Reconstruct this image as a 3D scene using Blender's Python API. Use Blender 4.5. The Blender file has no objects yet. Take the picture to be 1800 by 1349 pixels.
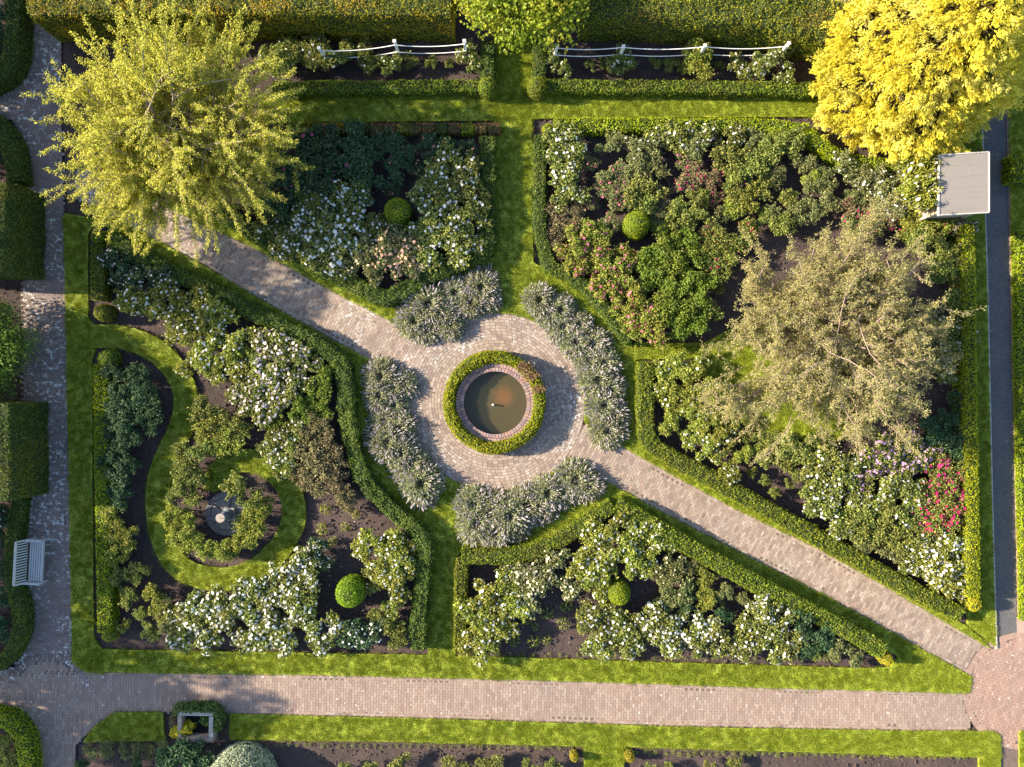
import bpy, math, random
import numpy as np
from mathutils import Vector
rng = np.random.default_rng(7)
random.seed(7)
# ------------------------------------------------------------------ camera, sky, sun
SC = bpy.context.scene
H = 30.0                       # drone height, metres
K = 47.4                       # photo pixels per metre on the ground
cam = bpy.data.cameras.new('camera'); cam_o = bpy.data.objects.new('camera', cam)
SC.collection.objects.link(cam_o); SC.camera = cam_o
cam_o.location = (0, 0, H); cam_o.rotation_euler = (0, 0, 0)
cam.sensor_width = 36; cam.lens = 36 * H / (1800 / K); cam.clip_end = 2000
SUN_EL, SUN_AZ = math.radians(25.5), math.radians(7)      # low sun from the left, a little from the top
W = bpy.data.worlds.new('World'); SC.world = W; W.use_nodes = True
wn = W.node_tree.nodes; wl = W.node_tree.links
sky = wn.new('ShaderNodeTexSky'); sky.sky_type = 'NISHITA'; sky.sun_disc = False
sky.sun_elevation = SUN_EL; sky.sun_rotation = math.radians(270) + SUN_AZ
sky.air_density = 1.0; sky.dust_density = 1.0; sky.ozone_density = 1.5
wl.new(sky.outputs[0], wn['Background'].inputs[0]); wn['Background'].inputs[1].default_value = 0.105
sun = bpy.data.lights.new('sun', 'SUN'); sun_o = bpy.data.objects.new('sun', sun); SC.collection.objects.link(sun_o)
sun.energy = 5.0; sun.angle = math.radians(0.55); sun.color = (1.0, 0.85, 0.64)
S = Vector((-math.cos(SUN_EL) * math.cos(SUN_AZ), math.cos(SUN_EL) * math.sin(SUN_AZ), math.sin(SUN_EL)))
sun_o.rotation_euler = S.to_track_quat('Z', 'Y').to_euler()
SC.view_settings.view_transform = 'Standard'; SC.view_settings.look = 'None'
SC.view_settings.exposure = 1.68; SC.view_settings.gamma = 1.0
try: SC.view_settings.use_curve_mapping = False
except Exception: pass
SC.cycles.max_bounces = 6; SC.cycles.transparent_max_bounces = 8

# ------------------------------------------------------------------ helpers
COL = SC.collection
def P(px, py, z=0.0):
    """photo pixel of a point at height z -> world x, y"""
    s = (H - z) / H / K
    return ((px - 900) * s, (674.5 - py) * s)
def tag(o, label=None, cat=None, group=None, kind=None):
    if label: o['label'] = label
    if cat: o['category'] = cat
    if group: o['group'] = group
    if kind: o['kind'] = kind
    return o
def empty(name, loc, rz=0.0):
    o = bpy.data.objects.new(name, None); COL.objects.link(o); o.location = loc; o.rotation_euler = (0, 0, rz)
    o.empty_display_size = 0.2
    return o
def mk(name, V, F, mat=None, parent=None, rnd=None, smooth=False, loc=None, link=True):
    """V (n,3); F: list of int arrays (m,k)"""
    V = np.asarray(V, dtype=np.float32)
    if not isinstance(F, (list, tuple)) or (len(F) and np.asarray(F[0]).ndim == 1): F = [np.asarray(F)]
    F = [np.asarray(f, dtype=np.int32) for f in F if len(f)]
    me = bpy.data.meshes.new(name)
    me.vertices.add(len(V)); me.vertices.foreach_set('co', V.ravel())
    nl = sum(f.size for f in F); npoly = sum(len(f) for f in F)
    me.loops.add(nl); me.loops.foreach_set('vertex_index', np.concatenate([f.ravel() for f in F]))
    tot = np.concatenate([np.full(len(f), f.shape[1], np.int32) for f in F])
    st = np.concatenate([[0], np.cumsum(tot)[:-1]]).astype(np.int32)
    me.polygons.add(npoly); me.polygons.foreach_set('loop_start', st); me.polygons.foreach_set('loop_total', tot)
    me.polygons.foreach_set('use_smooth', np.full(npoly, bool(smooth)))
    if rnd is not None:
        a = me.attributes.new('rnd', 'FLOAT', 'POINT'); a.data.foreach_set('value', np.asarray(rnd, dtype=np.float32))
    me.update(calc_edges=True)
    if mat: me.materials.append(mat)
    if not link: return me
    o = bpy.data.objects.new(name, me); COL.objects.link(o)
    if parent: o.parent = parent
    if loc is not None: o.location = loc
    return o
def inst(name, me, parent=None, loc=(0, 0, 0), rot=(0, 0, 0), scale=(1, 1, 1), mat=None):
    o = bpy.data.objects.new(name, me); COL.objects.link(o); o.parent = parent
    o.location = loc; o.rotation_euler = rot; o.scale = scale
    if mat: o.material_slots[0].link = 'OBJECT'; o.material_slots[0].material = mat
    return o
def norm(a): return a / np.maximum(np.linalg.norm(a, axis=1, keepdims=True), 1e-9)
def wob(p, f=1.0, seed=0):
    """smooth pseudo noise -1..1 of points (n,2+)"""
    r = np.random.default_rng(seed); s = 0
    for i in range(5):
        a = r.uniform(0, 6.28); k = f * (0.6 + 0.55 * i); ph = r.uniform(0, 6.28)
        s = s + np.sin((p[:, 0] * math.cos(a) + p[:, 1] * math.sin(a)) * k * 6.28 + ph + 1.3 * np.sin(p[:, 1] * k * 2.1 + ph)) / (1 + 0.35 * i)
    return s / 3.2
def leaf_geo(Pn, N, L, Wd, jit=0.55, T=None, fold=0.15):
    """diamond leaves: Pn (n,3) centres, N normals; returns V, quads"""
    n = len(Pn); N = norm(N + rng.normal(0, jit, (n, 3)))
    if T is None: T = rng.normal(0, 1, (n, 3))
    T = norm(T - N * np.sum(T * N, axis=1, keepdims=True)); B = np.cross(N, T)
    L = np.broadcast_to(np.asarray(L, float), (n,))[:, None]; Wd = np.broadcast_to(np.asarray(Wd, float), (n,))[:, None]
    V = np.empty((n, 4, 3))
    V[:, 0] = Pn - T * L * .5; V[:, 2] = Pn + T * L * .5 - N * L * .1
    V[:, 1] = Pn + B * Wd * .5 + N * L * fold; V[:, 3] = Pn - B * Wd * .5 + N * L * fold
    return V.reshape(-1, 3), np.arange(n * 4).reshape(n, 4)
def prisms(A, B, ra, rb, sides=4):
    A = np.asarray(A, float); B = np.asarray(B, float); n = len(A)
    D = norm(B - A); ref = np.where(np.abs(D[:, 2:3]) < .9, np.array([[0, 0, 1.]]), np.array([[1., 0, 0]]))
    U = norm(np.cross(D, ref)); Wv = np.cross(D, U)
    V = np.empty((n, sides * 2, 3)); ra = np.broadcast_to(ra, (n,))[:, None]; rb = np.broadcast_to(rb, (n,))[:, None]
    for i in range(sides):
        a = 2 * math.pi * i / sides; d = U * math.cos(a) + Wv * math.sin(a)
        V[:, i] = A + d * ra; V[:, sides + i] = B + d * rb
    base = (np.arange(n) * sides * 2)[:, None]
    F = [base + np.array([[i, (i + 1) % sides, sides + (i + 1) % sides, sides + i]]) for i in range(sides)]
    return V.reshape(-1, 3), np.concatenate(F)
def join(parts):
    Vs, Fs, o = [], {}, 0
    for V, F in parts:
        if not isinstance(F, list): F = [F]
        for f in F:
            f = np.asarray(f)
            if len(f): Fs.setdefault(f.shape[1], []).append(f + o)
        Vs.append(V); o += len(V)
    return np.concatenate(Vs), [np.concatenate(v) for v in Fs.values()]
def box(x0, y0, z0, x1, y1, z1, bev=0.0):
    V = np.array([[x, y, z] for z in (z0, z1) for y in (y0, y1) for x in (x0, x1)], float)
    F = np.array([[0, 2, 3, 1], [4, 5, 7, 6], [0, 1, 5, 4], [2, 6, 7, 3], [0, 4, 6, 2], [1, 3, 7, 5]])
    if bev:
        V[4:, 0] += np.where(V[4:, 0] > (x0 + x1) / 2, -bev, bev); V[4:, 1] += np.where(V[4:, 1] > (y0 + y1) / 2, -bev, bev)
    return V, F
def inpoly(x, y, poly):
    c = np.zeros(len(x), bool); n = len(poly)
    for i in range(n):
        x1, y1 = poly[i]; x2, y2 = poly[(i + 1) % n]
        if y1 == y2: continue
        c ^= ((y1 > y) != (y2 > y)) & (x < (x2 - x1) * (y - y1) / (y2 - y1) + x1)
    return c
def resample(pts, step):
    p = np.asarray(pts, float); d = np.linalg.norm(np.diff(p, axis=0), axis=1); s = np.concatenate([[0], np.cumsum(d)])
    n = max(2, int(s[-1] / step) + 1); t = np.linspace(0, s[-1], n)
    return np.stack([np.interp(t, s, p[:, k]) for k in range(p.shape[1])], 1)
def smooth_line(pts, it=2, closed=False):
    p = [tuple(a) for a in pts]
    for _ in range(it):
        q = [] if closed else [p[0]]
        rngi = range(len(p)) if closed else range(len(p) - 1)
        for i in rngi:
            a = p[i]; b = p[(i + 1) % len(p)]
            q.append((a[0] * .75 + b[0] * .25, a[1] * .75 + b[1] * .25)); q.append((a[0] * .25 + b[0] * .75, a[1] * .25 + b[1] * .75))
        if not closed: q.append(p[-1])
        p = q
    return p

# ------------------------------------------------------------------ materials
def newmat(name):
    m = bpy.data.materials.new(name); m.use_nodes = True; nt = m.node_tree
    return m, nt.nodes, nt.links, nt.nodes['Principled BSDF']
def node(ns, t, **kw):
    n = ns.new(t)
    for k, v in kw.items(): setattr(n, k, v)
    return n
def mixc(ns, ls, fac, a, b, bt='MIX'):
    m = ns.new('ShaderNodeMix'); m.data_type = 'RGBA'; m.blend_type = bt
    for sock, v in ((m.inputs[0], fac), (m.inputs[6], a), (m.inputs[7], b)):
        if isinstance(v, (int, float)): sock.default_value = v
        elif isinstance(v, tuple): sock.default_value = (*v, 1) if len(v) == 3 else v
        else: ls.new(v, sock)
    return m.outputs[2]
def ramp(ns, ls, fac, stops):
    r = ns.new('ShaderNodeValToRGB'); e = r.color_ramp.elements
    while len(e) < len(stops): e.new(0.5)
    for i, (p, c) in enumerate(stops):
        e[i].position = p; e[i].color = (*c, 1) if isinstance(c, tuple) else (c, c, c, 1)
    ls.new(fac, r.inputs[0]); return r.outputs[0]
def noise(ns, ls, scale, detail=3, rough=.55, vec=None, dim='3D'):
    n = ns.new('ShaderNodeTexNoise'); n.inputs['Scale'].default_value = scale; n.inputs['Detail'].default_value = detail
    n.inputs['Roughness'].default_value = rough
    if vec is None:
        g = ns.new('ShaderNodeNewGeometry'); vec = g.outputs['Position']
    ls.new(vec, n.inputs['Vector']); return n.outputs[0]
def math_n(ns, ls, op, a, b=None):
    m = ns.new('ShaderNodeMath'); m.operation = op
    for i, v in enumerate((a, b)):
        if v is None: continue
        if isinstance(v, (int, float)): m.inputs[i].default_value = v
        else: ls.new(v, m.inputs[i])
    return m.outputs[0]
def rnd_attr(ns, ls):
    a = ns.new('ShaderNodeAttribute'); a.attribute_name = 'rnd'; o = ns.new('ShaderNodeObjectInfo')
    s = math_n(ns, ls, 'ADD', a.outputs['Fac'], o.outputs['Random']); return a.outputs['Fac'], o.outputs['Random'], math_n(ns, ls, 'FRACT', s)
def leaf_mat(name, c1, c2, trans=.35, c3=None, patch=.5, rough=.5, spec=.35, objvar=.25, pscale=.9):
    m, ns, ls, b = newmat(name)
    r, orr, both = rnd_attr(ns, ls)
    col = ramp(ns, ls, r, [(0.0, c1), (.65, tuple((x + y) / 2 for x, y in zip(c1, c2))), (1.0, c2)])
    if c3:
        f = ramp(ns, ls, noise(ns, ls, pscale, 4, .65), [(.5, 0.0), (.62, 1.0)])
        f2 = math_n(ns, ls, 'MULTIPLY', f, patch)
        col = mixc(ns, ls, f2, col, c3)
    mul = math_n(ns, ls, 'ADD', math_n(ns, ls, 'MULTIPLY', orr, objvar), 1 - objvar / 2)
    h = ns.new('ShaderNodeHueSaturation'); ls.new(col, h.inputs['Color']); ls.new(mul, h.inputs['Value'])
    ls.new(math_n(ns, ls, 'ADD', math_n(ns, ls, 'MULTIPLY', orr, .03), .485), h.inputs['Hue'])
    col = h.outputs[0]
    ls.new(col, b.inputs['Base Color']); b.inputs['Roughness'].default_value = rough
    b.inputs['Specular IOR Level'].default_value = spec
    t = ns.new('ShaderNodeBsdfTranslucent'); ls.new(col, t.inputs[0])
    mx = ns.new('ShaderNodeMixShader'); mx.inputs[0].default_value = trans
    ls.new(b.outputs[0], mx.inputs[1]); ls.new(t.outputs[0], mx.inputs[2]); ls.new(mx.outputs[0], ns['Material Output'].inputs[0])
    return m
def plain(name, col, rough=.7, var=.25, scale=6.0, bump=0.0, spec=.3, metal=0):
    m, ns, ls, b = newmat(name)
    f = noise(ns, ls, scale, 5, .6)
    c = mixc(ns, ls, f, tuple(x * (1 - var) for x in col), tuple(min(1, x * (1 + var)) for x in col))
    ls.new(c, b.inputs['Base Color']); b.inputs['Roughness'].default_value = rough; b.inputs['Metallic'].default_value = metal
    b.inputs['Specular IOR Level'].default_value = spec
    if bump:
        bp = ns.new('ShaderNodeBump'); bp.inputs['Strength'].default_value = bump; bp.inputs['Distance'].default_value = .02
        ls.new(noise(ns, ls, scale * 5, 4), bp.inputs['Height']); ls.new(bp.outputs[0], b.inputs['Normal'])
    return m
M = {}
# leaves
M['box'] = leaf_mat('box_leaves', (.05, .10, .006), (.42, .47, .03), .4, c3=(.20, .17, .03), patch=.45, pscale=.9)
M['box_dark'] = leaf_mat('dark_box_leaves', (.022, .055, .008), (.20, .29, .03), .3, c3=(.24, .28, .03), patch=.5, pscale=.7)
M['box_gold'] = leaf_mat('golden_box_leaves', (.15, .20, .004), (.60, .62, .015), .4, c3=(.20, .32, .012), patch=.5)
M['box_brown'] = leaf_mat('browned_box_leaves', (.17, .08, .035), (.46, .25, .10), .25, c3=(.12, .13, .02), patch=.6, pscale=.8)
M['ball_gold'] = leaf_mat('yellow_ball_leaves', (.30, .27, .006), (.62, .54, .02), .35)
M['yew'] = leaf_mat('yew_needles', (.04, .06, .006), (.52, .48, .02), .32, c3=(.62, .40, .02), patch=.75, pscale=.55)
M['yew_green'] = leaf_mat('green_yew_needles', (.05, .09, .006), (.44, .47, .02), .3, c3=(.34, .24, .03), patch=.55, pscale=.5)
M['yew_dark'] = leaf_mat('dark_yew_needles', (.02, .045, .008), (.16, .22, .02), .25, c3=(.34, .25, .02), patch=.35, pscale=.5)
M['ball_green'] = leaf_mat('fresh_green_ball_leaves', (.09, .17, .006), (.46, .60, .02), .4)
M['inner'] = plain('inner_twigs', (.03, .045, .010), .9, .4, 9)
M['rose_m'] = leaf_mat('rose_leaves', (.03, .065, .014), (.47, .49, .10), .32)
M['rose_y'] = leaf_mat('fresh_rose_leaves', (.07, .12, .012), (.60, .60, .11), .4)
M['rose_d'] = leaf_mat('dark_rose_leaves', (.018, .045, .018), (.12, .21, .08), .25)
M['rose_z'] = leaf_mat('bronze_rose_leaves', (.07, .07, .025), (.44, .36, .18), .32)
M['rose_o'] = leaf_mat('olive_rose_leaves', (.05, .075, .02), (.42, .43, .16), .32)
M['rose_g'] = leaf_mat('bright_shrub_leaves', (.06, .12, .010), (.36, .43, .06), .38)
M['lav_leaf'] = leaf_mat('lavender_leaves', (.15, .175, .075), (.58, .60, .32), .4, objvar=.15)
M['lav_fl'] = leaf_mat('lavender_spikes', (.20, .18, .16), (.74, .68, .72), .35, objvar=.15)
M['silver'] = leaf_mat('silver_leaves', (.28, .33, .20), (.62, .66, .48), .25)
M['treeA'] = leaf_mat('yellow_green_tree_leaves', (.20, .21, .015), (.94, .87, .17), .54, objvar=.1)
M['treeB'] = leaf_mat('grey_green_tree_leaves', (.20, .22, .06), (.72, .68, .28), .52, objvar=.1)
M['treeC'] = leaf_mat('vine_leaves', (.12, .19, .01), (.48, .54, .04), .45, c3=(.42, .34, .03), patch=.6, pscale=.5)
M['treeD'] = leaf_mat('shade_tree_leaves', (.02, .06, .014), (.11, .2, .035), .25)
M['shrubD'] = leaf_mat('glossy_shrub_leaves', (.03, .09, .012), (.26, .42, .05), .3)
M['gold'] = leaf_mat('golden_conifer_sprays', (.46, .34, .01), (.97, .84, .12), .4, c3=(.80, .76, .30), patch=.35, objvar=0)
M['ivy'] = leaf_mat('ivy_leaves', (.05, .10, .02), (.18, .28, .05), .3)
M['yellowplant'] = leaf_mat('yellow_grass_leaves', (.4, .3, .01), (.75, .6, .05), .35)
M['barkA'] = plain('pale_bark', (.26, .21, .15), .85, .3, 12)
M['barkB'] = plain('pinkish_bark', (.29, .21, .18), .85, .3, 12)
M['cane'] = plain('rose_canes', (.10, .09, .045), .8, .3, 10)
def bloom(name, a, b, tr=.25): return leaf_mat(name, a, b, tr, rough=.6, spec=.2, objvar=.06)
M['w'] = bloom('white_petals', (.74, .74, .70), (.88, .88, .86))
M['c'] = bloom('cream_petals', (.72, .66, .42), (.88, .84, .66))
M['b'] = bloom('blush_petals', (.72, .60, .60), (.88, .80, .80))
M['o'] = bloom('peach_petals', (.80, .46, .32), (.88, .72, .52))
M['k'] = bloom('coral_petals', (.72, .16, .14), (.82, .42, .34))
M['p'] = bloom('pink_petals', (.50, .10, .20), (.74, .34, .42))
M['m'] = bloom('magenta_petals', (.50, .05, .20), (.66, .16, .34))
M['r'] = bloom('crimson_petals', (.42, .010, .10), (.62, .04, .24))
M['l'] = bloom('lilac_petals', (.46, .26, .50), (.70, .52, .70))
# brick
def brick_mat(name, cols, lich=(.46, .62), lmax=1.0, ltint=(.55, .54, .52), scale=9.0, zone=None):
    m, ns, ls, b = newmat(name)
    r, orr, both = rnd_attr(ns, ls)
    n = len(cols); col = ramp(ns, ls, both, [(i / (n - 1), c) for i, c in enumerate(cols)])
    g = noise(ns, ls, 45, 4, .7); col = mixc(ns, ls, math_n(ns, ls, 'MULTIPLY', g, .5), col, (.12, .10, .09))
    big = noise(ns, ls, .35, 3, .6); col = mixc(ns, ls, ramp(ns, ls, big, [(.4, 0.0), (.7, .35)]), col, (.20, .17, .155))
    # lichen: pale crusts of their own shape, thick in some stretches of the path
    spot = ramp(ns, ls, noise(ns, ls, scale, 3, .55), [(.50, 0.0), (.57, 1.0)])
    zone_f = ramp(ns, ls, noise(ns, ls, .55, 3, .6), [(lich[0], 0.0), (lich[1], 1.0)])
    pick = ramp(ns, ls, math_n(ns, ls, 'FRACT', math_n(ns, ls, 'MULTIPLY', both, 17.3)), [(.35, .15), (.6, 1.0)])
    f = math_n(ns, ls, 'MULTIPLY', math_n(ns, ls, 'MULTIPLY', spot, zone_f), math_n(ns, ls, 'MULTIPLY', pick, lmax))
    speck = ramp(ns, ls, noise(ns, ls, 7.5, 2, .5), [(.69, 0.0), (.72, 1.0)])
    f = math_n(ns, ls, 'MAXIMUM', f, math_n(ns, ls, 'MULTIPLY', speck, .8))
    col = mixc(ns, ls, f, col, ltint)
    ls.new(col, b.inputs['Base Color']); b.inputs['Roughness'].default_value = .85; b.inputs['Specular IOR Level'].default_value = .25
    bp = ns.new('ShaderNodeBump'); bp.inputs['Strength'].default_value = .35; bp.inputs['Distance'].default_value = .004
    ls.new(noise(ns, ls, 60, 4, .7), bp.inputs['Height']); ls.new(bp.outputs[0], b.inputs['Normal'])
    return m
tan = [(.31, .23, .175), (.39, .305, .24), (.25, .18, .14), (.46, .375, .305), (.34, .25, .195), (.22, .165, .135), (.41, .33, .265)]
M['brick_diag'] = brick_mat('tan_brick', tan, (.47, .62), .85)
M['brick_se'] = brick_mat('pale_tan_brick', tan, (.62, .75), .5)
M['brick_left'] = brick_mat('grey_brown_brick', [(.19, .14, .125), (.24, .18, .16), (.165, .125, .12), (.27, .20, .18), (.21, .15, .13)], (.40, .52), 1.0, (.50, .50, .48), 8.0)
M['brick_bottom'] = brick_mat('rosy_brick', [(.30, .21, .165), (.355, .26, .205), (.26, .18, .145), (.40, .31, .25), (.31, .215, .17)], (.66, .8), .5)
M['brick_red'] = brick_mat('red_brick', [(.33, .21, .16), (.40, .26, .20), (.30, .185, .145), (.43, .29, .23)], (.7, .85), .4)
M['brick_cope'] = brick_mat('coping_brick', [(.30, .18, .155), (.46, .31, .27), (.24, .15, .15), (.50, .28, .21), (.26, .18, .20), (.40, .30, .28)], (.7, .85), .3)
M['mortar'] = plain('jointing_sand', (.12, .095, .08), .95, .35, 30)
M['kerb'] = plain('pale_concrete', (.42, .40, .37), .85, .25, 12, .3)
M['stone'] = plain('weathered_stone', (.33, .32, .30), .85, .4, 9, .4)
M['stone_warm'] = plain('warm_stone', (.30, .25, .21), .85, .35, 7, .4)
M['slate'] = plain('grey_slab', (.17, .16, .155), .8, .4, 8, .4)
M['bluestone'] = plain('blue_grey_lead', (.12, .15, .18), .6, .35, 12, .3)
M['paint'] = plain('white_painted_wood', (.72, .71, .67), .5, .1, 14)
M['rope'] = plain('white_rope', (.78, .77, .73), .7, .08, 30)
M['bench'] = plain('silvered_teak', (.42, .43, .43), .7, .25, 22, .3)
M['roof'] = plain('buff_roofing_felt', (.225, .205, .19), .9, .13, 2.2, .15)
M['rooftrim'] = plain('pale_roof_edge', (.46, .44, .41), .6, .06, 8)
M['boards'] = plain('weathered_boards', (.42, .36, .28), .8, .25, 10, .3)
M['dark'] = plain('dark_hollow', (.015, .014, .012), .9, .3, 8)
# asphalt
m, ns, ls, b = newmat('asphalt')
f = noise(ns, ls, 90, 3, .7); f2 = noise(ns, ls, 1.3, 4, .6)
c = mixc(ns, ls, ramp(ns, ls, f, [(.35, 0.0), (.65, 1.0)]), (.04, .04, .045), (.17, .165, .17)); c = mixc(ns, ls, ramp(ns, ls, f2, [(.40, 0.0), (.65, .55)]), c, (.16, .145, .135)); c = mixc(ns, ls, ramp(ns, ls, noise(ns, ls, 22, 4, .7), [(.42, .45), (.58, 0.0)]), c, (.025, .026, .03))
c = mixc(ns, ls, ramp(ns, ls, noise(ns, ls, 13, 2), [(.72, 0.0), (.75, 1.0)]), c, (.4, .4, .4))
ls.new(c, b.inputs['Base Color']); b.inputs['Roughness'].default_value = .85; M['asphalt'] = m
# soil
m, ns, ls, b = newmat('soil')
f = noise(ns, ls, 14, 5, .7); f2 = noise(ns, ls, .5, 3, .6)
c = mixc(ns, ls, f, (.026, .020, .020), (.105, .080, .075)); c = mixc(ns, ls, ramp(ns, ls, f2, [(.42, 0.0), (.65, .6)]), c, (.105, .076, .068))
c = mixc(ns, ls, ramp(ns, ls, noise(ns, ls, 22, 2), [(.70, 0.0), (.73, 1.0)]), c, (.34, .30, .27))
ls.new(c, b.inputs['Base Color']); b.inputs['Roughness'].default_value = .95; b.inputs['Specular IOR Level'].default_value = .1
bp = ns.new('ShaderNodeBump'); bp.inputs['Strength'].default_value = .9; bp.inputs['Distance'].default_value = .04
ls.new(noise(ns, ls, 22, 5, .7), bp.inputs['Height']); ls.new(bp.outputs[0], b.inputs['Normal']); M['soil'] = m
# turf
def turf(name, blades):
    m, ns, ls, b = newmat(name)
    f = noise(ns, ls, 2.6, 5, .65); f2 = noise(ns, ls, .8, 3, .6)
    c = mixc(ns, ls, ramp(ns, ls, f, [(.3, 0.0), (.7, 1.0)]), (.165, .22, .014), (.24, .285, .018))
    c = mixc(ns, ls, ramp(ns, ls, noise(ns, ls, 3.4, 4, .7), [(.52, 0.0), (.72, .6)]), c, (.38, .36, .08))
    c = mixc(ns, ls, ramp(ns, ls, f2, [(.5, 0.0), (.7, .3)]), c, (.26, .33, .014))
    gr = noise(ns, ls, 27, 2, .6); c = mixc(ns, ls, ramp(ns, ls, gr, [(.36, .9), (.52, 0.0)]), c, (.06, .10, .006))
    c = mixc(ns, ls, ramp(ns, ls, gr, [(.52, 0.0), (.66, .8)]), c, (.52, .54, .07))
    if blades:
        r, orr, both = rnd_attr(ns, ls)
        c = mixc(ns, ls, math_n(ns, ls, 'MULTIPLY', r, .6), c, (.44, .52, .04))
    ls.new(c, b.inputs['Base Color']); b.inputs['Roughness'].default_value = .6; b.inputs['Specular IOR Level'].default_value = .25
    if blades:
        t = ns.new('ShaderNodeBsdfTranslucent'); ls.new(c, t.inputs[0]); mx = ns.new('ShaderNodeMixShader'); mx.inputs[0].default_value = .4
        ls.new(b.outputs[0], mx.inputs[1]); ls.new(t.outputs[0], mx.inputs[2]); ls.new(mx.outputs[0], ns['Material Output'].inputs[0])
    return m
M['turf'] = turf('turf', False); M['blade'] = turf('grass_blades', True)
# pond
m, ns, ls, b = newmat('pond_mud')
f = noise(ns, ls, 1.6, 5, .6)
c = mixc(ns, ls, f, (.045, .038, .016), (.08, .058, .022))
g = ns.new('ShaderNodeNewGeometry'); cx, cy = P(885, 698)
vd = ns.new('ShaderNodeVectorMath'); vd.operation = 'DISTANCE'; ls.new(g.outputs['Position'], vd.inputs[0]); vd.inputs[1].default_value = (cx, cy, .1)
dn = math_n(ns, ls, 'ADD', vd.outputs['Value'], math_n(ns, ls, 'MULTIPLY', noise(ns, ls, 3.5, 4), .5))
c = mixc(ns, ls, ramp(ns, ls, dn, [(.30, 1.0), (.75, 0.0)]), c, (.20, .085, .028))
ls.new(c, b.inputs['Base Color']); b.inputs['Roughness'].default_value = .9; M['mud'] = m
m, ns, ls, b = newmat('pond_water')
tr = ns.new('ShaderNodeBsdfTransparent'); tr.inputs[0].default_value = (.92, .90, .78, 1)
gl = ns.new('ShaderNodeBsdfGlossy'); gl.inputs['Roughness'].default_value = .06
df = ns.new('ShaderNodeBsdfDiffuse'); df.inputs[0].default_value = (.11, .11, .06, 1)
m1 = ns.new('ShaderNodeMixShader'); m1.inputs[0].default_value = .14; ls.new(tr.outputs[0], m1.inputs[1]); ls.new(df.outputs[0], m1.inputs[2])
m2 = ns.new('ShaderNodeMixShader'); m2.inputs[0].default_value = .045; ls.new(m1.outputs[0], m2.inputs[1]); ls.new(gl.outputs[0], m2.inputs[2])
ls.new(m2.outputs[0], ns['Material Output'].inputs[0]); M['water'] = m

# ------------------------------------------------------------------ ground
o = mk('ground', [[-300, -300, -.12], [300, -300, -.12], [300, 300, -.12], [-300, 300, -.12]], [[0, 1, 2, 3]], M['turf']); tag(o, kind='structure')
nx, ny = 400, 300
gx, gy = np.meshgrid(np.linspace(-23, 23, nx), np.linspace(-17.5, 17.5, ny)); q = np.stack([gx.ravel(), gy.ravel()], 1)
z = -.05 + .018 * wob(q, .9, 1) + .012 * wob(q, 3.1, 2) + rng.normal(0, .007, len(q))
z = np.where((np.abs(q[:, 0]) > 22.8) | (np.abs(q[:, 1]) > 17.3), -.2, z)
idx = np.arange(nx * ny).reshape(ny, nx)
F = np.stack([idx[:-1, :-1].ravel(), idx[:-1, 1:].ravel(), idx[1:, 1:].ravel(), idx[1:, :-1].ravel()], 1)
cpx, cpy = P(871, 708); pr = np.hypot(q[:, 0] - cpx, q[:, 1] - cpy); z = np.where(pr < 1.35, -.4, z)
o = mk('bed_soil', np.column_stack([q, z]), F, M['soil'], smooth=True); tag(o, kind='structure')

# ------------------------------------------------------------------ lawns
def arc(a0, a1, r=157.5, c=(872, 707), n=14):
    return [(c[0] + r * math.cos(math.radians(a)), c[1] + r * math.sin(math.radians(a))) for a in np.linspace(a0, a1, n)]
swirl_c = smooth_line([(160, 591), (215, 592), (262, 607), (300, 637), (324, 676), (329, 716), (318, 756), (297, 797), (281, 837), (276, 885),
                       (285, 950), (314, 1001), (375, 1021), (435, 1013), (487, 975), (517, 925), (518, 883), (503, 845), (470, 817), (431, 807), (396, 816), (376, 838), (370, 862)], 3)
def buffer_poly(line, w0, w1=None):
    p = np.asarray(line, float); d = np.gradient(p, axis=0); d /= np.linalg.norm(d, axis=1, keepdims=True); n = np.stack([-d[:, 1], d[:, 0]], 1)
    t = np.linspace(0, 1, len(p))[:, None]; w = np.full_like(t, w0)
    if w1 is not None: w = np.where(t > .88, w0 + (w1 - w0) * (t - .88) / .12, w)
    a = p + n * w / 2; b = p - n * w / 2
    return [tuple(x) for x in a] + [tuple(x) for x in b[::-1]]
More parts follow.
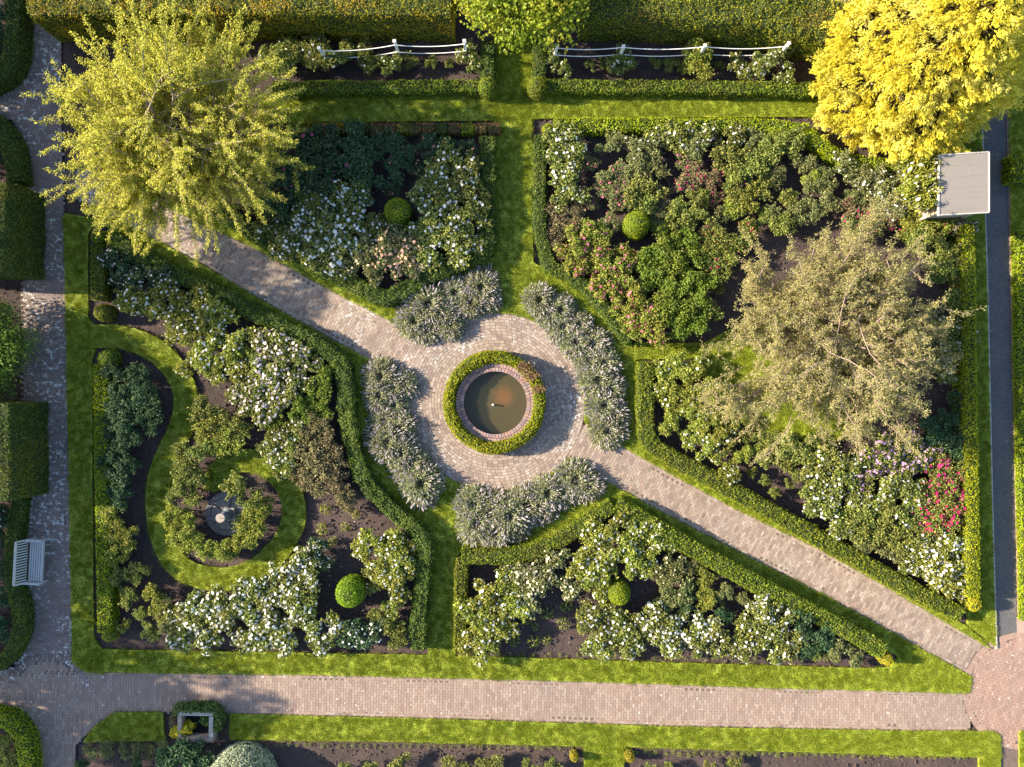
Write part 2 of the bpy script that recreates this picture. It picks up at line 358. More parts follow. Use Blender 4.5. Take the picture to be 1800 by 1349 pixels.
lawns = [
    [(112, 375), (172, 385), (156, 412), (155, 560), (170, 574), (170, 610), (163, 632), (165, 1122), (180, 1142), (186, 1184), (150, 1181), (128, 1165), (124, 940), (117, 560)],
    [(165, 1141), (450, 1146), (750, 1151), (1050, 1160), (1300, 1168), (1520, 1174), (1566, 1172), (1579, 1155), (1578, 1120), (1600, 1130), (1708, 1190), (1703, 1218), (1400, 1210), (1000, 1197), (600, 1187), (150, 1181), (145, 1160)],
    [(583, 597), (650, 632), (690, 648)] + arc(200, 38) + [(1067, 847), (1150, 893), (1283, 963), (1450, 1047), (1598, 1129), (1590, 1160), (1450, 1085), (1283, 995), (1183, 938), (1095, 888), (1075, 885), (1040, 915), (985, 950), (920, 968), (812, 966), (800, 985), (800, 1152), (752, 1151), (757, 945), (715, 915), (655, 860), (632, 820), (622, 760), (625, 650), (600, 615)],
    [(868, 60), (934, 60), (937, 462), (985, 487), (1030, 505), (1065, 545), (1110, 601), (1116, 634), (1130, 645), (1118, 775), (1160, 806), (1283, 875), (1450, 968), (1620, 1065), (1695, 1098), (1745, 1142), (1730, 1134), (1533, 1017), (1450, 970), (1283, 890), (1183, 835), (1100, 789)] + arc(13, -139) + [(695, 569), (600, 521), (443, 434), (367, 400), (300, 368), (300, 352), (443, 415), (600, 497), (690, 540), (760, 492), (835, 458), (868, 452)],
    [(455, 168), (1445, 165), (1460, 206), (975, 209), (864, 213), (600, 215), (455, 217)],
    [(165, 363), (250, 409), (367, 472), (450, 522), (583, 597), (600, 625), (450, 545), (330, 480), (230, 425), (165, 388)],
    buffer_poly(swirl_c, 41, 24),
    [(405, 1254), (800, 1264), (1200, 1277), (1600, 1284), (1745, 1285), (1757, 1292), (1757, 1430), (1722, 1430), (1720, 1330), (1400, 1321), (1097, 1312), (1095, 1430), (1028, 1430), (1026, 1311), (700, 1303), (405, 1299)],
    [(205, 1251), (288, 1251), (290, 1301), (146, 1304), (168, 1275)],
    [(1688, 150), (1722, 150), (1733, 500), (1742, 900), (1749, 1136), (1700, 1098), (1688, 400)],
    [(1769, 60), (1778, 600), (1789, 1088), (1960, 1088), (1960, 60)],
    [(1790, 1284), (1960, 1284), (1960, 1430), (1790, 1430)],
    [(1114, 602), (1235, 604), (1290, 575), (1400, 545), (1480, 560), (1550, 630), (1548, 720), (1460, 782), (1372, 768), (1315, 748), (1268, 713), (1238, 670), (1230, 630), (1114, 632)],
]
def grass_nodes():
    ng = bpy.data.node_groups.new('grass_scatter', 'GeometryNodeTree')
    ng.interface.new_socket('Geometry', in_out='INPUT', socket_type='NodeSocketGeometry')
    so = ng.interface.new_socket('Lawn', in_out='INPUT', socket_type='NodeSocketObject')
    ng.interface.new_socket('Geometry', in_out='OUTPUT', socket_type='NodeSocketGeometry')
    n, l = ng.nodes, ng.links
    gi = n.new('NodeGroupInput'); go = n.new('NodeGroupOutput'); oi = n.new('GeometryNodeObjectInfo'); oi.transform_space = 'RELATIVE'
    l.new(gi.outputs[1], oi.inputs['Object'])
    ds = n.new('GeometryNodeDistributePointsOnFaces'); l.new(oi.outputs['Geometry'], ds.inputs['Mesh']); ds.inputs['Density'].default_value = 140
    nm = n.new('GeometryNodeInputNormal'); sx = n.new('ShaderNodeSeparateXYZ'); l.new(nm.outputs[0], sx.inputs[0])
    cm = n.new('ShaderNodeMath'); cm.operation = 'GREATER_THAN'; cm.inputs[1].default_value = .5; l.new(sx.outputs[2], cm.inputs[0]); l.new(cm.outputs[0], ds.inputs['Selection'])
    ip = n.new('GeometryNodeInstanceOnPoints'); l.new(ds.outputs['Points'], ip.inputs['Points']); l.new(gi.outputs[0], ip.inputs['Instance'])
    rv = n.new('FunctionNodeRandomValue'); rv.data_type = 'FLOAT_VECTOR'; rv.inputs[0].default_value = (0, 0, 0); rv.inputs[1].default_value = (0, 0, 6.28)
    l.new(rv.outputs[0], ip.inputs['Rotation'])
    rs = n.new('FunctionNodeRandomValue'); rs.data_type = 'FLOAT'; rs.inputs[2].default_value = .7; rs.inputs[3].default_value = 1.2
    l.new(rs.outputs[1], ip.inputs['Scale']); l.new(ip.outputs[0], go.inputs[0])
    return ng, so.identifier
NG, NGID = grass_nodes()
nb = 55; bx = rng.normal(0, .05, (nb, 2)); an = rng.uniform(0, 6.28, nb); ln = rng.uniform(.022, .055, nb)
tl = rng.normal(0, .5, (nb, 2)) * ln[:, None]
TV = np.empty((nb, 3, 3)); dv = np.stack([np.cos(an), np.sin(an)], 1) * .0045
TV[:, 0, :2] = bx - dv; TV[:, 1, :2] = bx + dv; TV[:, 0, 2] = TV[:, 1, 2] = -.004; TV[:, 2, :2] = bx + tl; TV[:, 2, 2] = ln
tuft = mk('grass_tuft', TV.reshape(-1, 3), np.arange(nb * 3).reshape(nb, 3), M['blade'], rnd=np.repeat(rng.random(nb), 3), link=False)
for i, poly in enumerate(lawns):
    pts = [P(*p) for p in poly]; z = .045 + .004 * i
    a = sum(pts[k][0] * pts[(k + 1) % len(pts)][1] - pts[(k + 1) % len(pts)][0] * pts[k][1] for k in range(len(pts)))
    if a < 0: pts = pts[::-1]
    # slightly uneven mown edge
    pr_ = resample(pts + [pts[0]], .12)[:-1]; pr_ = pr_ + rng.normal(0, .008, pr_.shape)
    n = len(pr_)
    V = np.concatenate([np.column_stack([pr_, np.full(n, z)]), np.column_stack([pr_, np.full(n, -.1)])])
    k = np.arange(n)
    side = np.stack([k, k + n, (k + 1) % n + n, (k + 1) % n], 1)
    lw = mk('lawn', V, [np.arange(n)[None, :], side], M['turf']); tag(lw, kind='structure')
    g = bpy.data.objects.new('grass', tuft); COL.objects.link(g); tag(g, 'short mown grass', None, kind='stuff')
    md = g.modifiers.new('scatter', 'NODES'); md.node_group = NG; md[NGID] = lw

# ------------------------------------------------------------------ brick paths
BL, BW, BG = .215, .102, .008
bv, bf = box(-BL / 2, -BW / 2, -.05, BL / 2, BW / 2, 0, .004)
def brick_mesh(mat, L=BL, Wd=BW, dz=0.0):
    V, F = box(-L / 2, -Wd / 2, -.03, L / 2, Wd / 2, 0, .01 if L == 1 else .004); return mk('brick', V, F[1:], mat, rnd=np.zeros(8), link=False)
def sheet(name, poly, z, mat, parent=None):
    pts = [P(*p) for p in poly]; o = mk(name, [(x, y, z) for x, y in pts], [np.arange(len(pts))], mat, parent)
    tag(o, kind='structure'); return o
def lay(parent, cx, cy, an, rn, mat, dims=None, n_single=300, near=(0, 0), zt=.03, name='brick', top=0):
    """cx,cy centres, an angle of the long axis; the n_single nearest become objects of their own, the rest one mesh"""
    cx = np.asarray(cx); cy = np.asarray(cy); an = np.asarray(an) + rng.normal(0, .012, len(cx)); n = len(cx)
    zz = zt - .0075 + rng.normal(0, .0006, n)
    if top: zz[-top:] += .005
    d = np.hypot(cx - near[0], cy - near[1]); order = np.argsort(d); single = order[:n_single]; rest = order[n_single:]
    L = np.full(n, BL - BG) if dims is None else dims[0]; Wd = np.full(n, BW - BG) if dims is None else dims[1]
    unit = brick_mesh(mat, 1, 1)
    for i in single:
        inst(name, unit, parent, (cx[i], cy[i], zz[i]), (rng.normal(0, .008), rng.normal(0, .008), an[i]), (L[i], Wd[i], 1))
    if len(rest):
        V0, F0 = box(-.5, -.5, -.03, .5, .5, 0, 0); F0 = F0[1:]
        V0 = np.concatenate([V0]); c, s = np.cos(an[rest]), np.sin(an[rest])
        X = V0[None, :, 0] * L[rest][:, None]; Y = V0[None, :, 1] * Wd[rest][:, None]
        top = V0[:, 2] > -.01
        X = np.where(top[None], X * .99, X); Y = np.where(top[None], Y * .985, Y)
        V = np.stack([cx[rest][:, None] + X * c[:, None] - Y * s[:, None], cy[rest][:, None] + X * s[:, None] + Y * c[:, None], V0[None, :, 2] + zz[rest][:, None]], 2)
        V[:, :, 2] += np.where(top[None], rng.normal(0, .0007, (len(rest), 8)), 0)
        Fq = (F0[None] + (np.arange(len(rest)) * 8)[:, None, None]).reshape(-1, 4)
        o = mk('more_bricks', V.reshape(-1, 3), Fq, mat, parent, rnd=np.repeat(rng.random(len(rest)), 8)); tag(o, kind='stuff')
def courses(poly, direction, exclude=None):
    """bricks laid with their long side across `direction` (radians, world)"""
    pts = np.array([P(*p) for p in poly]); c, s = math.cos(direction), math.sin(direction)
    R = np.array([[c, s], [-s, c]]); q = pts @ R.T; lo = q.min(0) - .2; hi = q.max(0) + .2
    xs = []; ys = []
    k = 0; u = lo[0]
    while u < hi[0]:
        vs = np.arange(lo[1] + (k % 2) * BL / 2 + rng.normal(0, .01), hi[1], BL); xs.append(np.full(len(vs), u)); ys.append(vs); u += BW; k += 1
    u = np.concatenate(xs); v = np.concatenate(ys); x = u * c - v * s; y = u * s + v * c
    keep = inpoly(x, y, [tuple(p) for p in pts])
    if exclude is not None: keep &= ~exclude(x, y)
    x, y = x[keep], y[keep]; return x, y, np.full(len(x), direction + math.pi / 2)
def edging(line, off=0.0):
    p = np.array([P(*a) for a in line]); r = resample(p, BL); m = (r[1:] + r[:-1]) / 2; d = r[1:] - r[:-1]
    return m[:, 0], m[:, 1], np.arctan2(d[:, 1], d[:, 0])
def cat(*a): return tuple(np.concatenate(t) for t in zip(*a))
C0 = P(872, 707); RC = 156 / K
def in_circle(x, y): return np.hypot(x - C0[0], y - C0[1]) < RC + .03
diag_nw = [(165, 300), (200, 325), (367, 400), (443, 434), (600, 521), (697, 569), (765, 606), (745, 672), (700, 652), (650, 632), (583, 597), (450, 522), (367, 472), (287, 430), (165, 363), (120, 345), (110, 300)]
diag_se = [(1000, 733), (1097, 787), (1183, 835), (1283, 890), (1450, 970), (1533, 1017), (1730, 1134), (1720, 1160), (1703, 1190), (1600, 1130), (1450, 1047), (1283, 963), (1150, 893), (1067, 847), (975, 795)]
left_p = [(108, 20), (108, 200), (113, 380), (117, 560), (124, 940), (128, 1165), (150, 1181), (150, 1200), (-80, 1200), (-80, 1180), (25, 1175), (40, 1150), (42, 870), (40, 300), (25, 210), (-80, 205), (-80, 110), (20, 130), (50, 60), (50, 20)]
bottom_p = [(-80, 1190), (150, 1181), (600, 1187), (1000, 1197), (1400, 1210), (1704, 1218), (1704, 1284), (1600, 1284), (1200, 1277), (800, 1264), (405, 1254), (290, 1252), (205, 1252), (168, 1276), (134, 1310), (132, 1440), (60, 1440), (62, 1300), (45, 1255), (-80, 1245)]
jr = (1795, 1215); R_J = 104
sheets = [('brick_path', diag_nw, .0), ('brick_path', diag_se, .004), ('brick_path', left_p, -.004), ('brick_path', bottom_p, .008)]
def in_j(x, y):
    c = P(*jr); return np.hypot(x - c[0], y - c[1]) < R_J / K
dirD = math.atan2(-(1134 - 787), (1730 - 1097))
near = P(871, 708)
def in_left(x, y): return inpoly(x, y, [P(*p) for p in left_p])
bp_ = sheet('brick_path', diag_nw, .0198, M['mortar'])
a = courses(diag_nw, dirD, lambda x, y: in_circle(x, y) | (x < P(133, 0)[0]))
e1 = edging([(300, 370), (367, 404), (443, 438), (600, 525), (697, 573)]); e2 = edging([(250, 404), (367, 467), (450, 517), (583, 592), (660, 634)])
ea = cat(e1, e2)
def clear(a, e, r=.05):
    k = np.ones(len(a[0]), bool)
    for x, y in zip(e[0], e[1]): k &= np.hypot(a[0] - x, a[1] - y) > r
    return tuple(t[k] for t in a)
lay(bp_, *cat(clear(a, ea), ea), None, M['brick_diag'], near=near, top=len(ea[0]))
bp_ = sheet('brick_path', diag_se, .0200, M['mortar'])
a = courses(diag_se, dirD, lambda x, y: in_circle(x, y) | in_j(x, y))
ea = cat(edging([(1100, 793), (1183, 839), (1283, 894), (1450, 974), (1533, 1021), (1730, 1137)]), edging([(1060, 838), (1150, 888), (1283, 958), (1450, 1042), (1598, 1124), (1700, 1180)]))
lay(bp_, *cat(clear(a, ea), ea), None, M['brick_se'], near=near, top=len(ea[0]))
bp_ = sheet('brick_path', left_p, .0194, M['mortar'])
ac = (86, 1222); acw = P(*ac)
a = courses(left_p, math.pi / 2, lambda x, y: (np.hypot(x - acw[0], y - acw[1]) < 75 / K))
ea = edging([(105, 20), (105, 200), (110, 380), (114, 560), (121, 940), (125, 1150)])
ra = np.linspace(math.radians(15), math.radians(165), 30); ring = (acw[0] + 68 / K * np.cos(ra), acw[1] + 68 / K * np.sin(ra), ra)
lay(bp_, *cat(clear(a, ea), ea, ring), None, M['brick_left'], near=(P(100, 1000)), top=len(ea[0]) + len(ring[0]))
bp_ = sheet('brick_path', bottom_p, .0196, M['mortar'])
a = courses(bottom_p, 0.0 + math.radians(-1.2), lambda x, y: in_j(x, y))
inner = courses([(ac[0] + 61 * math.cos(t), ac[1] - 61 * math.sin(t)) for t in np.linspace(-.05, math.pi + .05, 20)], 0.0, lambda x, y: inpoly(x, y, [P(*p) for p in bottom_p]))
ea = cat(edging([(150, 1184), (600, 1190), (1000, 1200), (1400, 1213), (1700, 1221)]), edging([(405, 1250), (800, 1260), (1200, 1273), (1600, 1280), (1700, 1280)]))
lay(bp_, *cat(clear(a, ea), inner, ea), None, M['brick_bottom'], near=P(700, 1220), top=len(ea[0]))
# red circular junction in the lower right corner
jp = [(jr[0] + R_J * math.cos(t), jr[1] + R_J * math.sin(t)) for t in np.linspace(0, 2 * math.pi, 40, endpoint=False)]
bp_ = sheet('round_paving', jp, .0242, M['mortar'])
jc = P(*jr); jp2 = [(jr[0] + (R_J - 11) * math.cos(t), jr[1] + (R_J - 11) * math.sin(t)) for t in np.linspace(0, 2 * math.pi, 40, endpoint=False)]
a = courses(jp2, math.radians(-14))
ra = np.linspace(0, 2 * math.pi, int(2 * math.pi * (R_J - 5) / K / BW), endpoint=False); ring = (jc[0] + (R_J - 6) / K * np.cos(ra), jc[1] + (R_J - 6) / K * np.sin(ra), ra)
a = cat(a, ring); vis = (a[0] < P(1850, 0)[0])
lay(bp_, *(t[vis] for t in a), None, M['brick_red'], near=P(1740, 1215), zt=.0345)
# round paving about the pond
cp = [(872 + 157 * math.cos(t), 707 + 157 * math.sin(t)) for t in np.linspace(0, 2 * math.pi, 80, endpoint=False)]
ci = [(872 + 64 * math.cos(t), 707 + 64 * math.sin(t)) for t in np.linspace(0, 2 * math.pi, 80, endpoint=False)]
V = [(*P(*p), .0202) for p in cp] + [(*P(*p), .0202) for p in ci]
k = np.arange(80); F = np.stack([k, (k + 1) % 80, (k + 1) % 80 + 80, k + 80], 1)
bp_ = mk('round_paving', V, F[:, ::-1], M['mortar']); tag(bp_, kind='structure')
X = []; Y = []; A = []; LL = []; WW = []
r = RC - .055; ri = 0
while r > 1.55:
    n = int(2 * math.pi * r / .195); t = np.linspace(0, 2 * math.pi, n, endpoint=False) + rng.uniform(0, 6)
    X.append(C0[0] + r * np.cos(t)); Y.append(C0[1] + r * np.sin(t)); A.append(t + math.pi / 2); LL.append(np.full(n, 2 * math.pi * r / n - BG) * rng.uniform(.93, 1.0, n)); WW.append(np.full(n, .108 - BG))
    r -= .111
lay(bp_, np.concatenate(X), np.concatenate(Y), np.concatenate(A), None, M['brick_diag'], dims=(np.concatenate(LL), np.concatenate(WW)), near=P(871, 708))

# asphalt walk with pale kerb on one side and brick edge on the other
asp = [(1722, 60), (1722, 170), (1733, 500), (1742, 900), (1750, 1142), (1790, 1142), (1787, 1080), (1776, 600), (1767, 150), (1765, 60)]
sheet('asphalt_path', asp, .022, M['asphalt'])
sheet('gravel_path', [(1786, 1085), (1860, 1085), (1860, 1160), (1788, 1145)], .026, plain('pinkish_gravel', (.36, .27, .22), .9, .35, 40, .5))
sheet('earth_path', [(1757, 1283), (1790, 1283), (1790, 1430), (1757, 1430)], .011, plain('trodden_earth', (.13, .095, .085), .9, .5, 5, .8))
kr = empty('path_kerb', (0, 0, 0)); tag(kr, 'pale concrete kerb between the asphalt walk and its narrow grass strip', 'kerb')
r = resample([P(1722, 60), P(1723, 170), P(1734, 500), P(1743, 900), P(1750, 1140)], .91)
for p0, p1 in zip(r[:-1], r[1:]):
    d = p1 - p0; L = np.linalg.norm(d); V, F = box(-L / 2 + .006, -.028, -.1, L / 2 - .006, .028, .085, .006)
    mk('kerb_stone', V, F, M['kerb'], kr).location = (*(p0 + p1) / 2, 0); kr.children[-1].rotation_euler = (0, 0, math.atan2(d[1], d[0]))
be = empty('brick_edge', (0, 0, 0)); tag(be, 'line of reddish bricks along the outer side of the asphalt walk', 'brick edging')
x, y, an_ = edging([(1768, 60), (1769, 150), (1779, 600), (1790, 1080)])
lay(be, x, y, an_, None, M['brick_red'], zt=.06)

# ------------------------------------------------------------------ clods and leaf litter on the bare soil
def on_soil(n, seed, boxp=(-10, -10, 1810, 1360)):
    r = np.random.default_rng(seed); x = r.uniform(boxp[0], boxp[2], n); y = r.uniform(boxp[1], boxp[3], n); ok = np.ones(n, bool)
    for pl_ in lawns + [diag_nw, diag_se, left_p, bottom_p, asp]: ok &= ~inpoly(x, y, pl_)
    ok &= np.hypot(x - 872, y - 707) > 158; return np.stack([(x[ok] - 900) / K, (674.5 - y[ok]) / K], 1)
q = on_soil(60000, 41); n = len(q); r = np.random.default_rng(3); s_ = r.gamma(2.2, .011, n)[:, None].clip(.008, .07)
base = np.array([[1, 0, 0], [0, 1, 0], [-1, 0, 0], [0, -1, 0], [0, 0, .8]]); V = np.empty((n, 5, 3)); an0 = r.uniform(0, 6.28, n)
for i in range(5):
    w = base[i] * (1 + r.normal(0, .3, (n, 3))); V[:, i, 0] = q[:, 0] + (w[:, 0] * np.cos(an0) - w[:, 1] * np.sin(an0)) * s_[:, 0]; V[:, i, 1] = q[:, 1] + (w[:, 0] * np.sin(an0) + w[:, 1] * np.cos(an0)) * s_[:, 0]; V[:, i, 2] = -.055 + w[:, 2] * s_[:, 0] + .012
k5 = (np.arange(n) * 5)[:, None]; F = np.concatenate([k5 + np.array([[i, (i + 1) % 4, 4]]) for i in range(4)])
V[:, :, 2] += (.018 * wob(q, .9, 1) + .012 * wob(q, 3.1, 2))[:, None]
tag(mk('soil_clods', V.reshape(-1, 3), F, M['soil']), kind='stuff')
q = on_soil(16000, 42); n = len(q); zq = -.03 + .018 * wob(q, .9, 1) + .012 * wob(q, 3.1, 2); sz = r.uniform(.02, .055, n)
V, F = leaf_geo(np.column_stack([q, zq]), np.tile([0, 0, 1.], (n, 1)), sz, sz * .6, .35)
tag(mk('leaf_litter', V, F, leaf_mat('leaf_litter_mat', (.10, .055, .03), (.42, .32, .20), .2, c3=(.16, .20, .05), patch=.7), rnd=np.repeat(r.random(n) ** 1.5, 4)), kind='stuff')

# ------------------------------------------------------------------ hedges
LEAVES = [0]
def profile(w, h, p=.32, n=60):
    th = np.linspace(0, math.pi, n); c = np.cos(th); s = np.sin(th)
    x = -w / 2 * np.sign(c) * np.abs(c) ** p; zz = h * np.abs(s) ** p
    return resample(np.stack([x, zz], 1), (w + 2 * h) / 24)
def hedge(pts, width, h, label, mat='box', leaf=.062, dens=620, rough=.045, name='box_hedge', cat_='hedge', closed=False, ground=False, smooth=1, group=None, p=.24):
    """pts: photo pixels of the centre line of the hedge's TOP (or of its foot if ground)"""
    zt = 0 if ground else h
    line = smooth_line(pts, smooth, closed) if smooth else pts
    if closed: line = line + [line[0]]
    c = resample([P(a, b_, zt) for a, b_ in line], .12); w = width / K * ((H - zt) / H)
    n = len(c); d = np.gradient(c, axis=0); d /= np.linalg.norm(d, axis=1, keepdims=True); nr = np.stack([-d[:, 1], d[:, 0]], 1)
    pf = profile(w, h, p); m = len(pf)
    def surf(s, u, off=0.0):
        """s float index along, u float index round the profile -> points, normals"""
        i = np.clip(s.astype(int), 0, n - 2); f = (s - i)[:, None]; cc = c[i] * (1 - f) + c[i + 1] * f; nn = nr[i] * (1 - f) + nr[i + 1] * f; dd = d[i]
        j = np.clip(u.astype(int), 0, m - 2); g = (u - j)[:, None]; q = pf[j] * (1 - g) + pf[j + 1] * g; t = pf[j + 1] - pf[j]; t = t / np.linalg.norm(t, axis=1, keepdims=True)
        nq = np.stack([-t[:, 1], t[:, 0]], 1)
        base = np.column_stack([cc + nn * q[:, :1], q[:, 1]])
        N = np.column_stack([nn * nq[:, :1], nq[:, 1]])
        a = wob(base[:, :2] + base[:, 2:3] * .7, .7, 3) * rough + wob(base[:, :2] + base[:, 2:3], 2.3, 5) * rough * .6
        k2 = base[:, :2] + base[:, 2:3] * .6; a = a + wob(k2, 4.5, 8) * .022; N = N + .55 * np.column_stack([wob(k2, 3.5, 21), wob(k2, 3.5, 22), 0 * a])
        return base + N * (a + off)[:, None], N
    # body
    si, ui = np.meshgrid(np.arange(n), np.arange(m), indexing='ij')
    B, _ = surf(si.ravel().astype(float), ui.ravel().astype(float), -.045 * np.ones(n * m))
    B[:, 2] = np.where(ui.ravel() % (m - 1) == 0, -.06, B[:, 2])
    ix = np.arange(n * m).reshape(n, m)
    Fq = np.stack([ix[:-1, :-1].ravel(), ix[:-1, 1:].ravel(), ix[1:, 1:].ravel(), ix[1:, :-1].ravel()], 1)
    Fs = [Fq]
    if not closed: Fs += [ix[0][None, ::-1], ix[-1][None, :]]
    if closed: pass
    top = mk(name, B, Fs, M['inner']); tag(top, label, cat_, group)
    # leaves
    per = np.linalg.norm(np.diff(pf, axis=0), axis=1).sum(); Ls = np.linalg.norm(np.diff(c, axis=0), axis=1).sum()
    N_ = int(per * Ls * dens); s = rng.uniform(0, n - 1.001, N_); u = rng.uniform(0, m - 1.001, N_)
    Pn, Nn = surf(s, u, rng.normal(-.008, .018, N_))
    if not closed:
        Ne = int(w * h * dens * 1.2)
        for e, sg in ((0, -1), (n - 1, 1)):
            uu = rng.uniform(-w / 2, w / 2, Ne); zz = rng.uniform(0, h, Ne); ok = (np.abs(uu / (w / 2)) ** 4 + (zz / h) ** 6) < 1
            uu, zz = uu[ok], zz[ok]; q = c[e][None] + nr[e][None] * uu[:, None] + d[e][None] * (sg * (.0 + rng.normal(.0, .02, len(uu))))[:, None]
            Pn = np.concatenate([Pn, np.column_stack([q, zz])]); Nn = np.concatenate([Nn, np.tile([*(d[e] * sg), .1], (len(uu), 1))])
    Pn[:, 2] = np.maximum(Pn[:, 2], .03)
    sz = leaf * rng.uniform(.7, 1.35, len(Pn)); V, Fl = leaf_geo(Pn, Nn, sz, sz * .62, .6)
    rv = np.clip(rng.normal(.5, .27, len(Pn)), 0, 1)
    o = mk('leaves', V, Fl, M[mat], top, rnd=np.repeat(rv, 4)); tag(o, kind='stuff'); LEAVES[0] += len(Pn)
    return top
def ball(px, py, r, h, label, mat='box', zc=None, group=None, leaf=.045, dens=900, point=0.0, name='topiary_ball', lump=.02, squash=1.0):
    """clipped dome: r in photo pixels, h its height in metres"""
    x, y = P(px, py, h * .75); R = r / K * (H - h * .6) / H
    nu, nv = 28, 16
    def sh(u, v):      # u azimuth, v 0 (foot) .. 1 (top)
        rr = np.cos(v * math.pi / 2) ** .75 * (1 - .12 * (1 - v) ** 3) * (1 - point * v * .5); zz = h * np.sin(v * math.pi / 2) ** (.85 + point * .3)
        return np.stack([np.cos(u) * rr * R * squash, np.sin(u) * rr * R, zz], 1)
    U, Vv = np.meshgrid(np.linspace(0, 2 * math.pi, nu, endpoint=False), np.linspace(0, 1, nv)); B = sh(U.ravel(), Vv.ravel()) * np.array([.93, .93, .96]); B[:nu, 2] = -.06
    ix = np.arange(nu * nv).reshape(nv, nu); Fq = np.stack([ix[:-1].ravel(), np.roll(ix, -1, 1)[:-1].ravel(), np.roll(ix, -1, 1)[1:].ravel(), ix[1:].ravel()], 1)
    top = mk(name, B, Fq, M['inner'], loc=(x, y, 0)); tag(top, label, 'topiary', group)
    area = 2 * math.pi * R * h * .9; n = int(area * dens); u = rng.uniform(0, 6.283, n); v = np.arcsin(rng.random(n) ** .9) / (math.pi / 2)
    q = sh(u, v); Nn = norm(np.stack([np.cos(u) * np.cos(v * 1.57), np.sin(u) * np.cos(v * 1.57), np.sin(v * 1.57) * R / h + .05], 1))
    q = q + Nn * (rng.normal(0, .014, n) + lump * wob(q[:, :2] + q[:, 2:3], 1.8, 9))[:, None]; q[:, 2] = np.maximum(q[:, 2], .02)
    sz = leaf * rng.uniform(.7, 1.3, n); V, Fl = leaf_geo(q, Nn, sz, sz * .62, .5)
    o = mk('leaves', V, Fl, M[mat], top, rnd=np.repeat(np.clip(rng.normal(.55, .25, n), 0, 1), 4)); tag(o, kind='stuff')
    return top

hedge([(872, 707)] and [(869 + 80 * math.cos(t), 707.5 + 80 * math.sin(t)) for t in np.linspace(0, 2 * math.pi, 40, endpoint=False)], 22, .66,
      'ring of clipped box hedge round the brick pond', 'box_gold', closed=True, dens=800, smooth=0, p=.5)
ringh = bpy.data.objects['box_hedge']; t = np.radians(rng.uniform(-58, -12, 900)); rr = rng.normal(80, 6, 900); cxr, cyr = P(869, 707.5, .68)
Pn = np.column_stack([cxr + rr / K * .977 * np.cos(t), cyr - rr / K * .977 * np.sin(t), .68 + rng.normal(.005, .03, 900)]); V, Fl = leaf_geo(Pn, np.tile([0, 0, 1.], (900, 1)), .07, .04, .7)
keep = np.repeat(wob(Pn[:, :2], 1.2, 77) > -.25, 4); Fl = Fl[keep[::4]]
tag(mk('browned_leaves', V, Fl, leaf_mat('browned_box', (.16, .09, .04), (.50, .36, .16), .25), ringh, rnd=np.repeat(rng.random(900), 4)), 'thin browned patch of the ring hedge', kind='stuff')
hedge([(193, 418), (233, 443), (333, 493), (433, 543), (533, 593), (596, 630), (606, 667), (608, 733), (617, 783), (640, 850), (690, 900), (735, 937), (748, 967), (741, 1033), (735, 1083), (734, 1143)], 29, .62,
      'long dark box hedge bordering the swirl lawn bed towards the pond', 'box_dark', rough=.09)
hedge([(360, 360), (430, 400), (560, 468), (650, 517), (683, 526), (750, 484), (830, 452), (856, 445), (857, 380), (856, 240)], 29, .58,
      'dark box hedge with a pointed corner above the upper brick path', 'box_dark', rough=.09)
hedge([(949, 238), (948, 458), (1020, 492), (1062, 540), (1108, 598)], 23, .65, 'box hedge along the grass lane and round the pink rose bed', 'box_dark', rough=.04)
hedge([(975, 218), (1200, 219), (1408, 220), (1440, 252), (1500, 288), (1640, 292)], 25, .6, 'bright box hedge below the mown walk, bending round the golden conifer', 'box_gold', dens=600)
hedge([(1137, 638), (1134, 765), (1152, 790), (1283, 860), (1450, 952), (1600, 1036), (1692, 1082)], 30, .7, 'bright box hedge above the lower brick path, ending at a yellow ball', 'box', dens=640, rough=.045)
hedge([(808, 1150), (808, 1070), (812, 985)], 22, .6, 'short box hedge beside the lower grass lane', 'box', rough=.04)
hedge([(812, 980), (917, 980), (985, 952), (1050, 908), (1077, 890)], 27, .68, 'curved box hedge behind the lavender below the pond', 'box', rough=.04)
hedge([(1085, 888), (1117, 908), (1283, 1003), (1450, 1088), (1556, 1146)], 31, .7, 'box hedge below the lower brick path, ending at an orange ball', 'box', dens=640, rough=.045)
hedge([(171, 430), (170, 525)], 27, .6, 'short stub of box hedge between two clipped balls', 'box', rough=.025)
hedge([(175, 642), (177, 860), (183, 1112)], 26, .6, 'long straight box hedge beside the left grass strip', 'box_gold', dens=640, rough=.03)
hedge([(1704, 395), (1709, 700), (1714, 1052)], 23, .92, 'straight golden box hedge beside the asphalt walk', 'box_gold', dens=700, rough=.03)
hedge([(478, 152), (842, 150)], 22, .6, 'box hedge in front of the left rope fence border', 'box', dens=640, rough=.035)
hedge([(958, 150), (1200, 151), (1446, 155)], 23, .6, 'box hedge in front of the right rope fence border', 'box', dens=640, rough=.035)
hedge([(857, 138), (857, 74)], 24, .6, 'short box hedge closing the left rope fence border', 'box_dark')
hedge([(948, 138), (948, 74)], 23, .6, 'short box hedge closing the right rope fence border', 'box_dark')
# brown row of separate little box plants
for k, (x0, mt) in enumerate(zip(range(628, 862, 23), ['box_dark', 'box_brown', 'box_brown', 'yew', 'box_brown', 'box_brown', 'box_dark', 'box_brown', 'box_gold', 'box_brown', 'box_brown'])):
    hedge([(x0, 225), (x0 + 20, 225)], 20, .45, f'small squared box plant, {["browned","rusty","brown-green","faded","rust-brown","reddish","green","scorched","golden","dull brown","bare brown"][k]}, in the browned row below the mown walk', mt, name='box_plant', cat_='hedge plant', group='row of squared box plants', leaf=.045, smooth=0)
hedge([(500, 224), (622, 225)], 20, .45, 'dim end of the squared box row beneath the yellow-green tree', 'yew')
